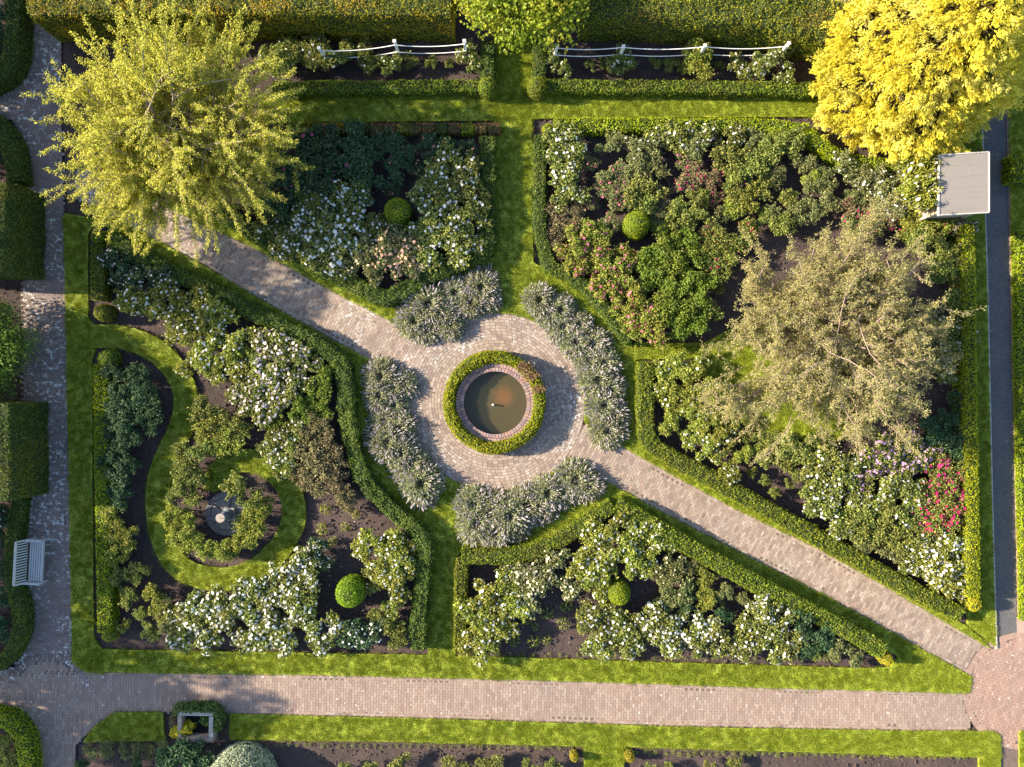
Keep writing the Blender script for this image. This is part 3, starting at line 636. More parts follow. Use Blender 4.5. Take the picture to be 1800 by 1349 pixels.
# tall yew hedges
hedge([(107, 30), (450, 28), (800, 30)], 90, 2.15, 'tall clipped yew hedge behind the left rope fence, top partly orange', 'yew', ground=True, dens=540, leaf=.06, rough=.06, name='yew_hedge', smooth=0, p=.16)
hedge([(1018, 34), (1200, 40), (1330, 52), (1452, 80)], 78, 1.9, 'tall clipped yew hedge behind the right rope fence', 'yew_green', ground=True, dens=560, leaf=.06, rough=.10, name='yew_hedge', smooth=0, p=.22)
hedge([(-22, 345), (-22, 492)], 206, 2.15, 'square yew block beside the left path above the leafy shrub', 'yew_dark', ground=True, dens=540, leaf=.06, rough=.05, name='yew_block', smooth=0, p=.14)
hedge([(-16, 708), (-16, 866)], 206, 2.15, 'square yew block beside the left path above the bench', 'yew_dark', ground=True, dens=540, leaf=.06, rough=.05, name='yew_block', smooth=0, p=.14)
# low box round the beds left of the path
hedge([(20, -30), (22, 60), (16, 110), (-12, 140), (-60, 150)], 32, .8, 'curling low box hedge in the upper left corner', 'box_dark', rough=.04)
hedge([(-60, 196), (-10, 215), (18, 255), (24, 320)], 34, .7, 'curved low box hedge above the upper yew block', 'box_dark', rough=.04)
hedge([(27, 880), (17, 945), (15, 1030), (32, 1075), (30, 1120), (5, 1165), (-40, 1185)], 23, .7, 'low box hedge behind the bench, curling round below it', 'box_dark', rough=.04)
hedge([(-60, 1262), (0, 1264), (30, 1285), (44, 1330), (44, 1420)], 26, .7, 'curved bright box hedge in the lower left corner', 'box_gold', rough=.04)
hedge([(1800, 405), (1803, 700), (1812, 1092)], 26, .35, 'low bright hedge on the outer side of the asphalt walk', 'box_gold', rough=.03)
hedge([(1800, 272), (1800, 318)], 42, .7, 'golden clipped box block beyond the asphalt walk opposite the shelter', 'box_gold', name='box_block')

ball(697, 369, 26, 1.25, 'dark green topiary dome among white roses above the upper path', 'ball_green')
ball(1121, 392, 27, 1.2, 'bright green topiary dome above the pink and green shrubs', 'ball_green', point=.2)
ball(613, 1045, 29, 1.3, 'bright green topiary dome among white roses right of the swirl', 'ball_green')
ball(1090, 1048, 24, 1.35, 'pointed green topiary dome between the two lower right paths', 'ball_green', point=.45)
ball(857, 150, 19, .98, 'clipped ball ending the left rope fence hedge', 'box')
ball(945, 151, 19, .98, 'clipped ball ending the right rope fence hedge', 'box')
ball(963, 226, 10, .55, 'little clipped ball at the corner of the long grass lane', 'box_gold')
ball(172, 417, 14, .75, 'clipped ball nearest the yellow-green tree', 'box')
ball(178, 549, 17, .8, 'clipped ball just above the mouth of the swirl lawn', 'box')
ball(186, 630, 18, .85, 'clipped ball just below the mouth of the swirl lawn', 'box')
ball(191, 1117, 14, .7, 'olive clipped ball at the foot of the long straight hedge', 'box')
ball(1712, 1063, 15, .85, 'bright yellow ball where the lower path meets the asphalt walk', 'ball_gold')
ball(1560, 1160, 12, .8, 'orange yellow ball at the sharp tip of the lower bed', 'ball_gold')
ball(1010, 1333, 8, .55, 'tiny yellow ball left of the small grass opening', 'ball_gold')
ball(1108, 1333, 9, .55, 'tiny yellow ball right of the small grass opening', 'ball_gold')
ball(415, 1384, 66, 1.4, 'large silvery rounded shrub cut by the lower edge', 'silver', name='silver_shrub', leaf=.06, dens=900, lump=.05)

# ------------------------------------------------------------------ rose bushes
def bush_meshes(seed):
    r = np.random.default_rng(seed)
    nc = r.integers(9, 14); a = r.uniform(0, 6.28, nc); rr = .72 * np.sqrt(r.random(nc)) ; rr[0] = .1
    C = np.stack([rr * np.cos(a) * r.uniform(.8, 1.1), rr * np.sin(a), .62 + .5 * (1 - rr ** 2) * r.uniform(.5, 1, nc) - .1 * r.random(nc)], 1); R = r.uniform(.24, .36, nc)
    PP, NN, RR = [], [], []
    for c, R_ in zip(C, R):
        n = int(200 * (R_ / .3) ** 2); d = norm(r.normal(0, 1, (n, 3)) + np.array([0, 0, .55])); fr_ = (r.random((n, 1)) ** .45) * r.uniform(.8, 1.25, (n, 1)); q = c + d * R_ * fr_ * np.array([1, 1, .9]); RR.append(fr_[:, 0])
        PP.append(q); NN.append(d * .7 + np.array([0, 0, .6]))
    A, B = [], []
    for i in range(14):        # stray shoots
        c = C[r.integers(nc)]; az = math.atan2(c[1], c[0]) + r.normal(0, .7); L = r.uniform(.3, .55); d = np.array([math.cos(az) * .8, math.sin(az) * .8, r.uniform(.1, .7)])
        e = c + d * L; A.append(c); B.append(e); t = r.random((16, 1)) ** .7
        RR.append(.8 + .5 * t[:, 0]); PP.append(c + (e - c) * t + r.normal(0, .045, (16, 3))); NN.append(np.tile([0, 0, 1.], (16, 1)) + d * .3)
    for c in C: A.append(np.array([c[0] * .12, c[1] * .12, -.05])); B.append(c)
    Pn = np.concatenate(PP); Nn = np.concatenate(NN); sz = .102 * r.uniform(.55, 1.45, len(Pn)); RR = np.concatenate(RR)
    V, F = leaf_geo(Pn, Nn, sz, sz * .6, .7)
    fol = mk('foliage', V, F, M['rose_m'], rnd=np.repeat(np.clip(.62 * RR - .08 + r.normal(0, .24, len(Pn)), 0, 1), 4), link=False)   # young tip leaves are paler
    V, F = prisms(A, B, .02, .01, 3); can = mk('canes', V, F, M['cane'], link=False)
    bl = {}
    for dn, n in ((1, 9), (2, 30), (3, 76)):
        ci = r.integers(0, nc, n); d = norm(r.normal(0, 1, (n, 3)) * np.array([1, 1, .6]) + np.array([0, 0, .8])); q = C[ci] + d * R[ci][:, None] * np.array([1, 1, .9]) * 1.06
        Vs, Fs, rn = [], [], []; o_ = 0
        for p, dd in zip(q, d):
            u = np.cross(dd, [0, 0, 1.]) + 1e-6; u /= np.linalg.norm(u); v = np.cross(dd, u); s = r.uniform(.040, .085); ph = r.uniform(0, 6.28)
            for lay_, (rad, up, m_) in enumerate(((1.0, .12, 6), (.55, .42, 5))):
                for k_ in range(m_):
                    t = ph + 6.283 * k_ / m_ + lay_ * .5; e = u * math.cos(t) + v * math.sin(t); g_ = u * math.cos(t + 1.57) + v * math.sin(t + 1.57)
                    Vs += [p, p + (e * .6 - g_ * .5) * s * rad + dd * s * up * .6, p + e * s * rad * 1.05 + dd * s * up, p + (e * .6 + g_ * .5) * s * rad + dd * s * up * .6]
                    Fs.append([o_, o_ + 1, o_ + 2, o_ + 3]); o_ += 4; rn += [.15 + .6 * lay_ * .5] + [r.random()] * 3
        bl[dn] = mk('blooms', np.array(Vs), Fs, M['w'], rnd=rn, link=False)
    return fol, can, bl
BUSH = [bush_meshes(100 + i) for i in range(9)]
FOL = {'m': ('', M['rose_m']), 'y': ('fresh green', M['rose_y']), 'd': ('dark', M['rose_d']), 'z': ('bronze', M['rose_z']), 'o': ('olive', M['rose_o']), 'g': ('bright green', M['rose_g'])}
BLO = {'w': 'white', 'c': 'cream', 'b': 'blush', 'o': 'peach', 'k': 'coral', 'p': 'pink', 'm': 'magenta', 'r': 'crimson', 'l': 'lilac', 'n': None}
LM = {'pond': (871, 708), 'sundial': (398, 905), 'bench': (55, 988), 'shelter': (1695, 320), 'golden conifer': (1560, 200), 'left rope fence': (700, 85), 'right rope fence': (1150, 88),
      'stone planter': (345, 1278), 'dark topiary dome': (697, 369), 'topiary by the swirl': (613, 1045), 'pointed topiary': (1090, 1048), 'bright upper topiary': (1121, 392),
      'yellow ball': (1712, 1063), 'orange ball': (1560, 1160), 'browned box row': (740, 225), 'bare-twigged tree': (1460, 590), 'yellow-green tree': (300, 230),
      'silver shrub': (415, 1349), 'swirl lawn mouth': (200, 591), 'upper path': (560, 555), 'lower path': (1300, 930), 'long straight hedge': (176, 850), 'asphalt walk': (1745, 700), 'lower brick walk': (800, 1225)}
ORD = ['first', 'second', 'third', 'fourth', 'fifth', 'sixth', 'seventh', 'eighth', 'ninth', 'tenth', 'eleventh', 'twelfth', 'thirteenth', 'fourteenth', 'fifteenth', 'sixteenth', 'seventeenth', 'eighteenth', 'nineteenth', 'twentieth', 'farthest', 'very farthest']
QUEUE = []
def bushes(code, items, hgt=1.0, name='rose_bush', cat_='rose bush', noun='rose bush', group=None):
    b, dn, f = code[0], int(code[1]), code[2]
    if b == 'n' and noun == 'rose bush': noun = 'leafy shrub'
    for it in items: QUEUE.append((b, dn, f, it[0], it[1], it[2], hgt, name, cat_, noun, group))
B_ = bushes
# under and below the yellow-green tree
B_('m1d', [(560, 262, 36), (605, 285, 36), (540, 308, 36), (580, 335, 36), (505, 300, 34)]); B_('n1d', [(620, 250, 30), (640, 300, 34), (640, 335, 28), (470, 340, 34), (500, 370, 30), (655, 262, 24)])
B_('k1d', [(690, 255, 22), (722, 268, 20), (762, 262, 22), (700, 295, 22), (790, 252, 18), (825, 262, 20), (740, 300, 18), (690, 330, 16)], .8)
B_('w3m', [(590, 352, 32), (560, 378, 32), (622, 372, 32), (600, 408, 36), (556, 418, 34), (640, 345, 26), (528, 398, 28), (520, 432, 30), (575, 447, 32), (620, 432, 30), (545, 350, 24), (590, 472, 22)])
B_('w2m', [(785, 287, 32), (815, 305, 30), (760, 320, 28), (745, 345, 34), (785, 345, 32), (823, 345, 32), (835, 385, 24), (800, 392, 34), (760, 385, 34), (802, 432, 32), (765, 430, 34), (836, 425, 22), (735, 415, 26), (470, 402, 24), (498, 430, 26), (740, 455, 24), (662, 400, 24)])
B_('o3o', [(680, 432, 32), (715, 442, 30), (692, 466, 28), (725, 468, 22)]); B_('c2o', [(648, 430, 26), (645, 462, 28), (612, 462, 22), (655, 487, 18)])
# long north-east bed
B_('w2m', [(985, 250, 30), (1012, 264, 28), (998, 292, 25), (978, 275, 18), (990, 325, 28), (1012, 340, 24), (985, 350, 20), (1195, 240, 28), (1165, 243, 26), (1290, 238, 20), (1240, 238, 22)])
B_('w1o', [(1122, 268, 24), (1150, 258, 22), (1215, 258, 24), (1090, 250, 18), (1480, 288, 22), (1325, 245, 18)])
B_('n1z', [(975, 376, 24), (980, 402, 20), (975, 432, 22), (1010, 385, 20), (1165, 345, 22), (1000, 412, 14)], .8)
B_('n1o', [(1075, 255, 22), (1115, 298, 24), (1160, 380, 20), (1150, 298, 22), (1360, 308, 20), (1420, 290, 24), (1425, 328, 18), (1400, 375, 20), (1352, 372, 16), (1455, 350, 24), (1262, 388, 18), (1430, 368, 20), (1450, 312, 16), (1500, 350, 16)], .85)
B_('m2o', [(1020, 300, 18), (1200, 280, 16), (1310, 325, 16), (1240, 405, 16)], .85); B_('p2o', [(1090, 300, 22), (1065, 320, 22), (1075, 345, 22), (1095, 330, 20), (1040, 358, 12), (1245, 240, 20), (1070, 392, 18), (1035, 290, 16), (1100, 360, 16)], .8)
B_('n1m', [(1125, 335, 32), (1130, 360, 26), (1285, 282, 28), (1312, 302, 28), (1335, 285, 22), (1290, 312, 24), (1360, 262, 26), (1390, 255, 26), (1190, 362, 22), (1220, 382, 24), (1190, 402, 22), (1225, 352, 20), (1300, 345, 22), (1375, 395, 20), (1225, 272, 16), (1160, 405, 18)])
B_('n1m', [(1342, 330, 20), (1388, 345, 20), (1340, 385, 18), (1255, 500, 16), (1500, 300, 16)], .85); B_('n1y', [(1312, 350, 26), (1290, 366, 20), (1430, 312, 18), (1350, 252, 18)], .9)
B_('r2z', [(1222, 300, 22), (1205, 318, 22), (1240, 320, 20), (1262, 310, 18), (1255, 345, 15), (1490, 372, 20), (1520, 382, 22), (1560, 392, 22), (1330, 300, 18)], .85)
B_('w2o', [(1525, 312, 26), (1548, 330, 26), (1508, 322, 20), (1545, 355, 26), (1578, 342, 22), (1575, 312, 20), (1570, 368, 22)])
B_('w2y', [(1612, 290, 24), (1628, 305, 24), (1622, 328, 26), (1614, 350, 24), (1640, 296, 20), (1600, 330, 20), (1636, 340, 20), (1642, 318, 18)], 2.6)
B_('r1y', [(1620, 400, 24), (1592, 398, 22), (1652, 398, 20)]); B_('w2z', [(1682, 394, 18), (1700, 402, 14), (1690, 420, 14)])
B_('p2y', [(1020, 430, 28), (1042, 415, 24), (1000, 452, 24), (1050, 446, 26), (1022, 470, 24), (1075, 472, 28), (1100, 455, 22), (1060, 500, 26), (1092, 500, 28), (1112, 530, 28), (1130, 562, 30), (1152, 582, 28), (1112, 572, 22), (1085, 532, 20)], 1.15, 'rhododendron', 'shrub', 'flowering shrub')
B_('n1g', [(1165, 545, 28), (1182, 505, 28), (1190, 470, 28), (1150, 450, 28), (1175, 430, 26), (1212, 448, 26), (1200, 425, 22), (1142, 482, 26), (1215, 490, 26), (1192, 545, 28), (1190, 580, 24), (1218, 572, 22), (1235, 500, 22), (1225, 535, 24)], 1.15, 'green_shrub', 'shrub', 'leafy shrub')
B_('r1m', [(1235, 440, 22), (1252, 420, 22), (1272, 430, 20), (1282, 455, 24), (1255, 458, 22), (1300, 425, 20), (1320, 400, 20), (1260, 480, 20), (1245, 545, 20)])
B_('w2m', [(1690, 592, 24), (1672, 612, 24), (1655, 640, 20), (1650, 575, 22), (1692, 562, 16), (1662, 660, 16)])
B_('n1m', [(1600, 420, 28), (1640, 430, 26), (1670, 450, 26), (1690, 480, 22), (1680, 520, 24), (1650, 470, 26)]); B_('r1o', [(1540, 400, 22), (1500, 400, 20)])
# south-east triangle
B_('w1y', [(1190, 640, 28), (1216, 660, 24), (1166, 660, 22), (1230, 640, 20), (1182, 695, 26), (1212, 700, 26), (1242, 690, 26), (1180, 738, 24), (1222, 730, 24), (1250, 742, 26), (1160, 690, 16)])
B_('w2y', [(1240, 782, 22), (1268, 772, 24), (1215, 770, 18), (1262, 800, 16), (1280, 832, 20)])
B_('n1y', [(1312, 795, 20), (1275, 735, 18), (1300, 740, 16)], .9)
B_('n1m', [(1345, 800, 20), (1310, 770, 16), (1380, 782, 28), (1412, 790, 26), (1372, 815, 18), (1350, 775, 20), (1395, 830, 14), (1320, 830, 9), (1342, 845, 10), (1362, 862, 12), (1385, 852, 9), (1300, 875, 9)], .8)
B_('w2m', [(1442, 832, 28), (1462, 802, 28), (1432, 872, 28), (1452, 895, 28), (1472, 850, 28), (1502, 872, 24), (1470, 922, 24), (1562, 852, 28), (1592, 852, 28), (1580, 902, 28), (1612, 950, 26), (1590, 982, 20), (1500, 820, 24), (1545, 880, 24), (1610, 880, 22), (1500, 900, 20)])
B_('l3m', [(1510, 850, 20), (1580, 825, 22), (1635, 790, 18), (1540, 802, 28), (1572, 790, 28), (1602, 782, 28), (1602, 812, 24), (1622, 802, 20), (1560, 822, 20), (1530, 828, 24), (1590, 765, 20)])
B_('r3m', [(1642, 830, 26), (1664, 852, 26), (1682, 830, 20), (1652, 880, 28), (1672, 902, 26), (1642, 912, 26), (1622, 872, 22), (1682, 870, 20), (1630, 930, 18)])
B_('n1m', [(1522, 902, 28), (1552, 902, 28), (1492, 924, 26), (1540, 942, 28), (1570, 950, 24), (1602, 930, 20), (1520, 935, 22)]); B_('m3m', [(1655, 815, 20), (1632, 852, 20), (1612, 905, 18)]); B_('w1o', [(1560, 972, 20), (1515, 955, 18), (1585, 965, 18)])
B_('w3y', [(1632, 970, 26), (1662, 958, 26), (1682, 962, 20), (1690, 992, 20), (1652, 1002, 28), (1680, 1022, 24), (1640, 1012, 20), (1618, 990, 20), (1690, 1040, 14)])
B_('n1d', [(1640, 762, 24), (1670, 770, 24), (1682, 800, 18), (1625, 740, 22), (1660, 735, 22), (1685, 700, 18)])
# lower right wedge
B_('w2y', [(1080, 922, 28), (1050, 942, 28), (1100, 950, 28), (1122, 930, 22), (1150, 942, 24), (1032, 970, 28), (1070, 982, 30), (1110, 990, 28), (1140, 972, 24), (1012, 992, 22), (1040, 1010, 26), (1055, 1042, 22), (1170, 955, 16)])
B_('n1y', [(1235, 1015, 18), (1240, 1062, 20), (1236, 1038, 16), (1430, 1143, 13)], .9)
B_('c3o', [(960, 1000, 26), (930, 1010, 26), (900, 1008, 18), (982, 985, 20), (1002, 1032, 20), (930, 1048, 24), (950, 1030, 24), (925, 1065, 18)])
B_('w2y', [(850, 1050, 30), (882, 1030, 28), (830, 1080, 30), (860, 1100, 28), (828, 1120, 26), (850, 1140, 24), (905, 1060, 28), (892, 1100, 20), (880, 1070, 22)])
B_('c1o', [(1182, 992, 22), (1175, 1020, 20), (1200, 1040, 22), (1172, 1052, 20), (1210, 1000, 16), (1160, 1010, 18)])
B_('n1o', [(1275, 1042, 16), (1300, 1052, 13), (1270, 1070, 10), (1475, 1138, 24), (1500, 1152, 16), (1455, 1150, 16)], .8)
B_('w3m', [(1152, 1092, 28), (1182, 1097, 26), (1172, 1125, 26), (1232, 1097, 26), (1252, 1112, 26), (1202, 1120, 22), (1350, 1072, 26), (1372, 1090, 24), (1330, 1062, 18)])
B_('w2m', [(1040, 1090, 28), (1062, 1112, 28), (1092, 1100, 26), (1052, 1132, 26), (1102, 1130, 26), (1125, 1095, 22), (1222, 1135, 22), (1272, 1130, 22), (1322, 1092, 26), (1312, 1125, 26), (1302, 1148, 16), (1350, 1120, 26), (1382, 1130, 26), (1360, 1145, 20), (1075, 1075, 18)])
B_('n1d', [(1412, 1100, 26), (1440, 1118, 24), (1402, 1078, 20), (1418, 1135, 20), (1205, 1062, 18), (1160, 1070, 16), (1270, 1085, 16)])
# swirl bed
B_('b2d', [(200, 462, 22), (226, 480, 24), (212, 495, 18), (252, 488, 22), (245, 512, 22), (292, 490, 22), (230, 510, 18)]); B_('w2y', [(300, 512, 24), (262, 532, 28), (222, 535, 26), (292, 545, 28), (322, 540, 24), (352, 535, 28), (392, 545, 28), (330, 580, 28), (385, 572, 24), (310, 592, 18), (360, 608, 26), (350, 632, 26), (422, 600, 26), (402, 625, 26), (382, 650, 22), (332, 642, 20), (425, 645, 22), (360, 555, 20)])
B_('b3m', [(470, 610, 28), (497, 612, 28), (522, 622, 24), (462, 642, 28), (502, 650, 28), (540, 642, 22), (482, 680, 28), (452, 690, 26), (522, 670, 26), (432, 702, 26), (467, 720, 28), (500, 702, 28)])
B_('n1g', [(570, 682, 22), (525, 718, 24), (567, 715, 22), (548, 692, 20), (480, 742, 16), (575, 655, 20)])
B_('n1m', [(362, 722, 24), (402, 740, 24), (430, 752, 22), (352, 790, 26)]); B_('n1y', [(372, 757, 28), (402, 772, 26), (385, 785, 20)])
B_('w2m', [(492, 770, 22), (512, 782, 24), (502, 812, 24), (480, 792, 22), (520, 752, 18), (495, 835, 14)])
B_('n1z', [(562, 742, 22), (577, 780, 24), (540, 800, 28), (562, 822, 28), (592, 802, 20), (552, 850, 22), (592, 840, 24), (602, 862, 20), (532, 830, 20), (540, 770, 20), (612, 885, 14), (545, 730, 14)])
B_('n1m', [(330, 830, 26), (318, 858, 26), (326, 802, 22), (346, 842, 20), (338, 880, 20)], 1.0, 'ring_shrub', 'shrub', 'leafy shrub')
B_('n1y', [(308, 900, 24), (330, 912, 20), (325, 940, 26), (355, 958, 24), (310, 925, 16), (420, 955, 24), (440, 935, 26), (456, 902, 24), (386, 968, 22), (438, 915, 18), (318, 905, 18), (340, 952, 18), (370, 968, 18), (402, 966, 16), (432, 950, 18), (450, 920, 18), (462, 892, 16)], 1.0, 'ring_shrub', 'shrub', 'leafy shrub')
B_('n1m', [(422, 858, 28), (448, 880, 22), (404, 968, 18), (466, 885, 16)], 1.1, 'ring_shrub', 'shrub', 'leafy shrub')
B_('n1d', [(205, 652, 22), (240, 660, 20), (262, 682, 20), (215, 692, 22), (247, 702, 24), (200, 720, 24), (272, 720, 22), (232, 740, 28), (270, 745, 18), (200, 752, 20), (222, 772, 22), (200, 800, 24), (215, 830, 24), (215, 870, 22), (238, 815, 18)])
B_('n1y', [(200, 905, 22), (218, 935, 24), (208, 962, 24), (275, 1045, 20), (285, 1070, 20)], .9); B_('n1m', [(205, 1015, 22), (245, 1005, 18), (230, 1048, 18), (245, 1080, 14), (218, 1100, 14), (262, 1108, 16), (280, 1110, 12)], .8); B_('n1o', [(298, 1092, 20), (290, 1065, 18)], .9)
B_('w3m', [(322, 1075, 26), (350, 1068, 26), (382, 1062, 28), (402, 1092, 28), (342, 1100, 26), (372, 1122, 26), (320, 1120, 22), (422, 1050, 28), (450, 1040, 26), (442, 1080, 28), (475, 1065, 26), (482, 1100, 28), (502, 1050, 28), (512, 1000, 26), (540, 980, 26), (525, 1028, 24), (550, 1020, 24), (532, 1062, 28), (550, 1100, 26), (502, 1130, 22), (452, 1120, 26), (422, 1125, 20), (590, 1100, 24), (480, 1010, 20), (565, 1128, 20), (515, 1090, 22)])
B_('w2d', [(622, 1110, 24), (660, 1112, 24), (560, 960, 18), (570, 990, 16), (640, 1130, 18)]); B_('n1m', [(690, 1100, 22), (702, 1122, 18), (672, 1082, 18)])
B_('w2y', [(660, 952, 28), (690, 962, 26), (640, 972, 22), (702, 990, 26), (672, 1002, 26), (720, 1000, 20), (702, 1030, 26), (690, 1060, 22), (715, 965, 18), (660, 1030, 18)])
# rope fence borders
B_('w1m', [(500, 102, 26), (522, 92, 24), (552, 85, 22), (570, 105, 24), (545, 112, 20), (600, 100, 22), (690, 112, 20), (650, 108, 18), (640, 85, 18), (480, 110, 22), (610, 82, 18)])
B_('n1m', [(722, 108, 14), (760, 112, 11), (790, 110, 10), (1038, 115, 10), (1062, 115, 11), (1180, 115, 12), (1150, 112, 11), (1205, 120, 12), (1262, 115, 10)], .7)
B_('c2m', [(822, 95, 18), (832, 116, 16), (812, 108, 12)]); B_('w2m', [(970, 102, 15), (990, 122, 14), (1090, 106, 22), (975, 118, 10)]); B_('n1y', [(1225, 100, 24), (1236, 88, 18), (1230, 120, 20)], 1.1)
B_('w2m', [(1292, 115, 16), (1330, 120, 20), (1352, 106, 22), (1372, 92, 20), (1386, 76, 18), (1376, 142, 16), (1310, 128, 14), (1380, 118, 14)], 1.1)
# lower edge borders and left beds
B_('n1d', [(318, 1325, 32), (350, 1322, 26), (150, 1340, 14), (240, 1345, 18), (10, 30, 26), (-5, 80, 20)]); B_('n1o', [(160, 1322, 13), (190, 1318, 14), (218, 1317, 13), (245, 1318, 14), (268, 1320, 13), (290, 1310, 12)], .6)
B_('n1m', [(700, 1345, 22), (650, 1350, 14), (800, 1348, 20), (845, 1350, 18), (870, 1348, 18), (600, 1352, 14), (930, 1350, 16), (970, 1345, 16), (1140, 1352, 16), (1170, 1352, 14), (1250, 1350, 14), (1290, 1345, 13), (12, 1310, 20), (25, 1340, 22), (2, 1345, 20)], .7)
B_('w1d', [(8, 910, 20)], 1.0); B_('n1d', [(5, 950, 20), (10, 1000, 24), (8, 1050, 24), (0, 1100, 24), (5, 270, 18), (2, 240, 16)], .8)
for (b, dn, f, x, y, r_, h, nm, ct, noun, grp) in [()][:0]: pass
def describe(b, dn, f, noun):
    adj = FOL[f][0]
    if b == 'n': return f'{adj or "mid green"} {noun} without blooms'
    how = {1: 'sparsely', 2: 'well', 3: 'thickly'}[dn]
    return f'{how} {BLO[b]}-flowered {adj + " " if adj else ""}{noun}'
def place_labels(q):
    ents = []
    for e in q:
        x, y = e[3], e[4]; ds = sorted((math.hypot(x - a, y - b2), k) for k, (a, b2) in LM.items()); d0, n0 = ds[0]
        ax, ay = LM[n0]; best = max(((((x - ax) * (LM[k][0] - ax) + (y - ay) * (LM[k][1] - ay)) / (d0 + 1e-6) / (math.hypot(LM[k][0] - ax, LM[k][1] - ay) + 60) ** 1.15 * 100), k) for k in LM if k != n0)[1]
        ents.append([describe(e[0], e[1], e[2], e[9]), n0, best, d0])
    groups = {}
    for i, t in enumerate(ents): groups.setdefault((t[0], t[1], t[2]), []).append(i)
    out = [None] * len(q)
    for (ds_, a, b2), ids in groups.items():
        ids.sort(key=lambda i: ents[i][3])
        for k, i in enumerate(ids):
            out[i] = f'{ds_}, {ORD[k]} from {a} towards {b2}' if len(ids) > 1 else f'{ds_}, off {a} towards {b2}'
    return out
LABELS = place_labels(QUEUE)
for i, (e, lab) in enumerate(zip(QUEUE, LABELS)):
    b, dn, f, px, py, r_, hg, nm, ct, noun, grp = e
    if b == 'n' and nm == 'rose_bush': nm, ct = 'leafy_shrub', 'shrub'
    R = r_ / K; hh = min(1.25, .42 + R * .75) * hg; zs = hh / 1.15
    x, y = P(px, py, hh * (.6 if hg < 2 else .8)); R *= 1.32 if nm != 'ring_shrub' else 1.22
    t = empty(nm, (x, y, 0), rng.uniform(0, 6.28)); t.scale = (R, R, zs)
    gname = (f'{BLO[b]} flowered' if b != 'n' else FOL[f][0] + ' leaved' if FOL[f][0] else 'green') + ' ' + noun + ('es' if noun.endswith('bush') else 's')
    tag(t, lab, ct, gname)
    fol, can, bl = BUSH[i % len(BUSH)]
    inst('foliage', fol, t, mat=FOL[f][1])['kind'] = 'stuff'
    if r_ > 17: inst('canes', can, t)
    if b != 'n': inst('blooms', bl[dn], t, mat=M[b])['kind'] = 'stuff'
# fallen petals below the white roses
q = []
for e in QUEUE:
    if e[0] in 'wbcl' and e[1] >= 2:
        x, y = P(e[3], e[4], .1); m_ = 7 * e[1]; a = rng.uniform(0, 6.28, m_); d_ = rng.normal(0, e[5] / K * 1.25, m_); q.append(np.column_stack([x + d_ * np.cos(a), y + d_ * np.sin(a)]))
q = np.concatenate(q); n = len(q); sz = rng.uniform(.02, .045, n); V, F = leaf_geo(np.column_stack([q, np.full(n, -.012)]), np.tile([0, 0, 1.], (n, 1)), sz, sz * .8, .2)
tag(mk('fallen_petals', V, F, M['w'], rnd=np.repeat(rng.random(n), 4)), kind='stuff')
# seedlings
r = np.random.default_rng(5); n = 46; a = r.uniform(0, 6.28, n); rr = np.sqrt(r.random(n)); q = np.stack([rr * np.cos(a), rr * np.sin(a), .35 + .6 * (1 - rr) + .2 * r.random(n)], 1)
V, F = leaf_geo(q, q + np.array([0, 0, 1.]), .5 * r.uniform(.6, 1.2, n), .26, .4); seed_me = mk('seedling', V, F, M['rose_m'], rnd=np.repeat(r.random(n), 4), link=False)
def seedlings(items, rad, label, group, matk):
    for px, py in items:
        x, y = P(px, py, .05); s = rad * rng.uniform(.75, 1.3)
        o = inst('seedling', seed_me, None, (x, y, -.03), (0, 0, rng.uniform(0, 6.28)), (s, s, s), M[matk]); tag(o, label, 'seedling', group)
seedlings([(1105 + 13.2 * i + rng.normal(0, 2), 1324 + .012 * 13 * i + rng.normal(0, 1)) for i in range(46)], .085, 'tiny bedding plant in the planted row right of the small grass opening', 'bedding row along the lower right edge', 'rose_m')
seedlings([(415 + 13.5 * i + rng.normal(0, 2), 1311 + .0085 * 13.5 * i + rng.normal(0, 1)) for i in range(44)], .075, 'tiny bedding plant in the planted row left of the small grass opening', 'bedding row along the lower left edge', 'rose_o')
seedlings([(700 + 15 * i + rng.normal(0, 3), 1147 + .02 * 15 * i + rng.normal(0, 1.5)) for i in range(8, 52)], .06, 'tiny plant in the sparse line along the lower wedge bed edge', 'edging plants of the lower wedge bed', 'rose_m')
B2 = [(962, 1078), (990, 1095), (938, 1127), (962, 1125), (905, 1127), (941, 1102), (995, 1065), (925, 1090)]
seedlings(B2, .20, 'young plant in the bare soil patch of the lower wedge bed', 'young plants in bare soil by the lower lane', 'rose_m')
seedlings([(572, 896), (566, 930), (607, 926), (585, 952), (625, 905)], .20, 'young plant in the bare soil right of the swirl lawn', 'young plants in bare soil by the swirl', 'rose_y')

